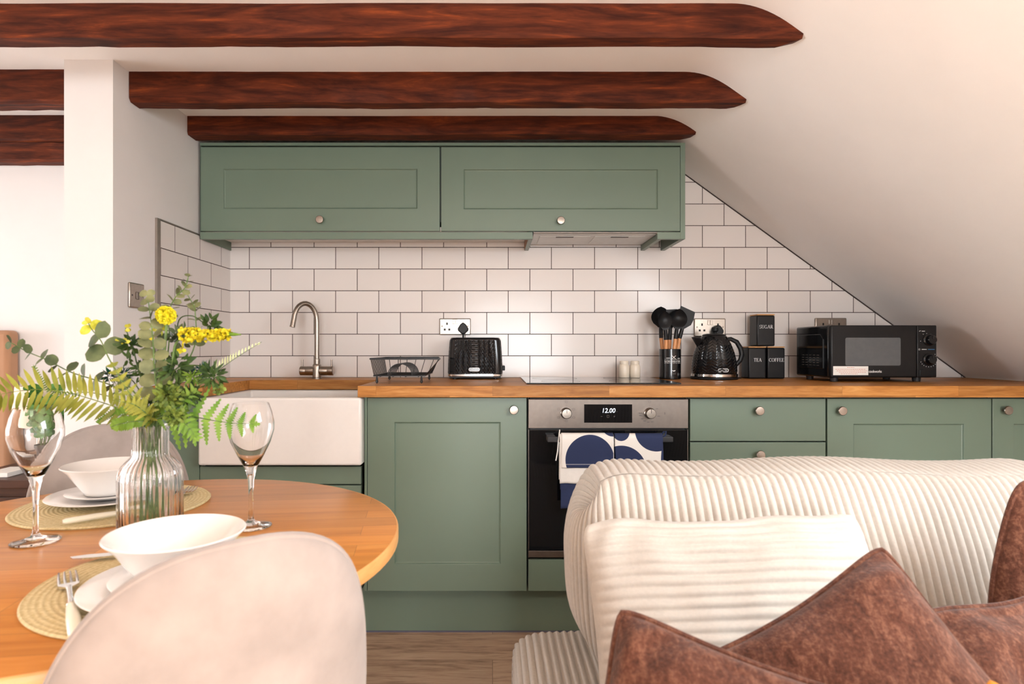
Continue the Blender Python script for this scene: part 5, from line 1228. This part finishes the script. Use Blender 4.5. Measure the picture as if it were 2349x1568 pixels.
def cushion(name, label, c, a, b, T, mat, yaw=0, lean=0, roll=0, pinch=.07, ribs=0, wrinkle=.004, seed=0, pipe=True, N=110, droop=0, group=None, fold=None, edgewave=0, pin=None):
    if pin:
        Rm = Matrix.Rotation(yaw, 3, 'Z') @ Matrix.Rotation(-lean, 3, 'X') @ Matrix.Rotation(-roll, 3, 'Y')
        c = at(*pin[2:]) - Rm @ V((a*pin[0], 0, b*pin[1]))
    M = Matrix.Translation(c) @ Matrix.Rotation(yaw, 4, 'Z') @ Matrix.Rotation(-lean, 4, 'X') @ Matrix.Rotation(-roll, 4, 'Y')
    t = thing(name, label, 'cushion', c, 0, group); mb = MB()
    def pt(u, v, sd):
        k = 1 - .055*abs(u*v)**7
        x = a*u*(1 - pinch*(1 - v*v)*u*u)*k; z = b*v*(1 - pinch*(1 - u*u)*v*v)*k
        r = (1-abs(u)**2.6)*(1-abs(v)**2.6); y = sd*T*max(0, r)**.55
        y += wrinkle*noise.noise(V((x*16, z*16, seed + sd)))*min(1, r*3) + wrinkle*1.6*noise.noise(V((x*6 + z*5, z*3, seed+9)))*min(1, r*4)
        cr = abs(u*v)**3; y += wrinkle*2.2*math.sin((u*u + v*v)*9 + seed + math.atan2(v, u)*9)*cr*min(1, r*6)
        if ribs: y += sd*.0055*(abs(math.sin(PI*ribs*(v+1)/2 + .12*noise.noise(V((x*6, z*4, seed))))) - .5)*min(1, r*5)
        z += edgewave*noise.noise(V((x*9, seed, .5)))*abs(v); z -= droop*u*u*(1 if v > 0 else .4)
        if fold: y += fold*x*abs(x)*8
        return M @ V((x, y, z))
    NU = N; NV_ = N if not ribs else ribs*8
    mb.grid(lambda i, j: pt(-1 + 2*i/(NU-1), -1 + 2*j/(NV_-1), -1), NU, NV_); mb.grid(lambda i, j: pt(-1 + 2*i/(NU-1), -1 + 2*j/(NV_-1), 1), NU, NV_)
    obj('cover', mb, mat, t, smooth=80)
    if pipe:
        E = [(-1 + 2*k/40, -1) for k in range(40)] + [(1, -1 + 2*k/40) for k in range(40)] + [(1 - 2*k/40, 1) for k in range(40)] + [(-1, 1 - 2*k/40) for k in range(41)]
        mb = MB(); mb.tube([pt(u, v, 0) for u, v in E], .0042, 8); obj('piping', mb, mat, t)
    return t
R_ = math.radians
cushion('cushion', 'cream ribbed rectangular cushion leaning on the sofa back', (.405, .985, .625), .25, .175, .05, MT['cord'], yaw=0, lean=R_(32), roll=R_(1.5), pinch=.04, ribs=20, wrinkle=.006, seed=3, pipe=False, edgewave=.01)
cushion('cushion', 'brown cushion standing on one corner in front of the cream cushion', None, .160, .158, .055, MT['brown'], pin=(1, 1, 2022, 1240, .78), yaw=R_(-8), lean=R_(33), roll=R_(31), pinch=.10, wrinkle=.006, seed=11, group='brown cushions')
cushion('cushion', 'brown cushion lying low at the bottom, left of the other brown cushions', None, .17, .165, .055, MT['brown'], pin=(-1, 1, 1414, 1380, .67), yaw=R_(-22), lean=R_(30), roll=R_(-9), pinch=.10, wrinkle=.007, seed=21, group='brown cushions')
cushion('cushion', 'crumpled brown cushion along the bottom right of the sofa', None, .17, .13, .055, MT['brown'], pin=(0, 1, 2225, 1395, .83), yaw=R_(5), lean=R_(30), roll=R_(0), pinch=.03, wrinkle=.02, seed=33, edgewave=.03, group='brown cushions')
cushion('cushion', 'brown cushion standing upright at the right edge of the photo', None, .15, .125, .045, MT['brown'], pin=(-1, 0, 2304, 1272, .96), yaw=R_(-12), lean=R_(10), roll=R_(-15), pinch=-.06, wrinkle=.008, seed=41, group='brown cushions')
cushion('cushion', 'mustard cushion corner peeping up at the bottom edge', None, .09, .09, .03, MT['wool'], pin=(-1, 1, 2262, 1540, .59), yaw=R_(6), lean=R_(25), roll=R_(-38), seed=51, pipe=False)

# ================================================================== BEDROOM CORNER BEHIND THE PARTITION
bd = thing('bed', 'bed with a tan upholstered headboard in the next room', 'bed', (-2.6, 1.9, 0))
hx1 = ax(47, 2.5)
mb = MB(); mb.box(-3.4, hx1, 2.435, 2.50, .0, az(757, 2.45)); obj('headboard', mb, MT['tanvelvet'], bd, smooth=40, bevel=.018, seg=4)
mb = MB(); mb.box(-3.38, hx1 - .03, .55, 2.43, .08, .32); obj('bed_base', mb, MT['tanvelvet'], bd, smooth=40, bevel=.02)
mb = MB(); mb.box(-3.36, hx1 - .05, .57, 2.42, .32, .55); obj('mattress', mb, MT['linen'], bd, smooth=40, bevel=.05, seg=4)
BX0, BX1, BY0, BY1, BT = -1.80, -1.42, 2.03, 2.42, .638
ns = thing('bedside_table', 'dark wood bedside table beside the headboard', 'bedside table', ((BX0+BX1)/2, (BY0+BY1)/2, 0))
mb = MB(); mb.box(BX0, BX1, BY0, BY1, .0, BT - .03); obj('body', mb, MT['walnut'], ns, smooth=None, bevel=.002)
mb = MB(); mb.box(BX0 - .01, BX1 + .01, BY0 - .015, BY1, BT - .029, BT); obj('top', mb, MT['walnut'], ns, smooth=None, bevel=.003)
for z in (.06, .33):
    mb = MB(); mb.box(BX0 + .01, BX1 - .01, BY0 - .014, BY0 - .001, z, z + .25); d = obj('drawer', mb, MT['walnut'], ns, smooth=None, bevel=.002)
    mb = MB(); mb.blob(((BX0+BX1)/2, BY0 - .022, z + .125), .011); obj('knob', mb, MT['nickel'], d)
lc = V((ax(92, 2.26), 2.26, BT))
lp = thing('table_lamp', 'table lamp with a pale tapered shade on the bedside table', 'lamp', lc)
mb = MB(); mb.lathe([(0, .0005), (.05, .0005), (.052, .008), (.02, .018), (.012, .03), (.012, .15), (0, .15)], lc, 28); obj('lamp_base', mb, MT['nickel'], lp)
zt_, zb2 = az(884, 2.26) - BT, az(978, 2.26) - BT
mb = MB(); mb.lathe([(.089, zb2), (.075, zt_), (.073, zt_), (.087, zb2)], lc, 48, closed=True); obj('lamp_shade', mb, MT['shade'], lp, smooth=40)
mb = MB(); mb.lathe([(0, zb2 + .03), (.086, zb2 + .03), (.086, zb2+.033), (0, zb2 + .033)], lc, 24); obj('shade_ring', mb, MT['nickel'], lp)
pc_ = V((ax(112, 2.12), 2.12, BT)); hp = thing('potted_plant', 'green potted plant with round leaves on the bedside table', 'plant', pc_)
mb = MB(); mb.lathe([(0, .0005), (.034, .0005), (.043, .075), (.043, .08), (.039, .08), (.036, .06), (0, .06)], pc_, 32); obj('pot', mb, MT['charcoal'], hp)
mb = MB(); st_ = MB(); rnd = random.Random(8)
for k in range(26):
    a = rnd.uniform(0, 2*PI); L = rnd.uniform(.10, .235); out = rnd.uniform(.02, .085)
    P = [pc_ + V((.015*math.cos(a), .015*math.sin(a), .06)), pc_ + V((out*.5*math.cos(a), out*.5*math.sin(a), .06 + L*.6)), pc_ + V((out*math.cos(a), out*math.sin(a), .06 + L))]
    P = spline(P, 8); st_.tube(P, .0013, 5)
    for j in (3, 5, 7):
        for sg in (-1, 1): leaf(mb, P[j], V((sg*math.cos(a+1.5), sg*math.sin(a+1.5)*.6, .5)), (CAM - P[j]).normalized() + V((rnd.uniform(-.6, .6), 0, rnd.uniform(-.3, .6))), rnd.uniform(.026, .038), rnd.uniform(.022, .034), 'round')
obj('leaves', mb, MT['houseplant'], hp, smooth=60, recalc=False); obj('stems', st_, MT['stem'], hp)
mb = MB(); mb.box(ax(-30, 2.06), ax(22, 2.06), 2.05, 2.16, BT + .0006, BT + .016); tag(obj('book', mb, MT['paper'], smooth=40, bevel=.001), 'white book lying on the dark bedside table', 'book')

# ================================================================== LIGHT AND CAMERA
def area(name, loc, target, w, h, power, col=(1, 1, 1)):
    l = bpy.data.lights.new(name, 'AREA'); l.shape = 'RECTANGLE'; l.size = w; l.size_y = h; l.energy = power; l.color = col
    o = bpy.data.objects.new(name, l); COL.objects.link(o); o.location = loc
    o.rotation_euler = (V(target) - V(loc)).to_track_quat('-Z', 'Y').to_euler(); return o
P_ = dict(w1=6, w2=235, sky=80, side_fill=5, bed=155, bounce_sun=85)
area('daylight_window_1', (-2.3, YR - .12, 1.04), (-2.3, 0, 1.04), 2.1, 1.6, P_['w1'], (.96, .98, 1))
area('daylight_window_2', (.4, YR - .12, 1.04), (.4, 0, 1.04), 1.75, 1.6, P_['w2'], (.955, .98, 1))
sk_ = area('daylight_roof_window', sc + snorm*.10, sc - snorm, .86, 1.25, P_['sky'], (.88, .95, 1))
area('fill_roof_window_5', sc2 + snorm*.10, sc2 - snorm, .86, 1.3, P_['side_fill'], (.92, .96, 1))  # fill lamp behind the added roof window
area('daylight_window_4', (XW - .12, 1.25, 1.09), (0, 1.25, 1.09), 1.85, 1.5, P_['bed'], (.96, .98, 1))
sl = bpy.data.lights.new('bounce_sun', 'SUN'); sl.energy = P_['bounce_sun']; sl.angle = .01; sl.color = (.98, .97, .95)  # added sun: strikes only unseen floor, bounces light up to the ceiling
so = bpy.data.objects.new('bounce_sun', sl); COL.objects.link(so); so.rotation_euler = V((-1.2, -.6, -1.46)).to_track_quat('-Z', 'Y').to_euler(); so.location = (3, 1, 3)
w = bpy.data.worlds.new('daylight'); SC.world = w; w.use_nodes = True
bg = w.node_tree.nodes['Background']; bg.inputs[0].default_value = (.85, .92, 1, 1); bg.inputs[1].default_value = 1.0
cd = bpy.data.cameras.new('camera'); cam = bpy.data.objects.new('camera', cd); COL.objects.link(cam); SC.camera = cam
cam.location = (0, 0, CZ); cam.rotation_euler = (PI/2, 0, 0)
cd.sensor_fit = 'HORIZONTAL'; cd.sensor_width = 36; cd.lens = 36*F/2349
cd.shift_x = (1174.5 - VX)/2349; cd.shift_y = (VY - 784)/2349; cd.clip_start = .02
cd.dof.use_dof = True; cd.dof.focus_distance = 2.45; cd.dof.aperture_fstop = 7.0
vs = SC.view_settings; vs.view_transform = 'Standard'; vs.look = 'None'; vs.gamma = 1; vs.use_curve_mapping = False; vs.exposure = -0.12
try: SC.cycles.use_denoising = True
except Exception: pass
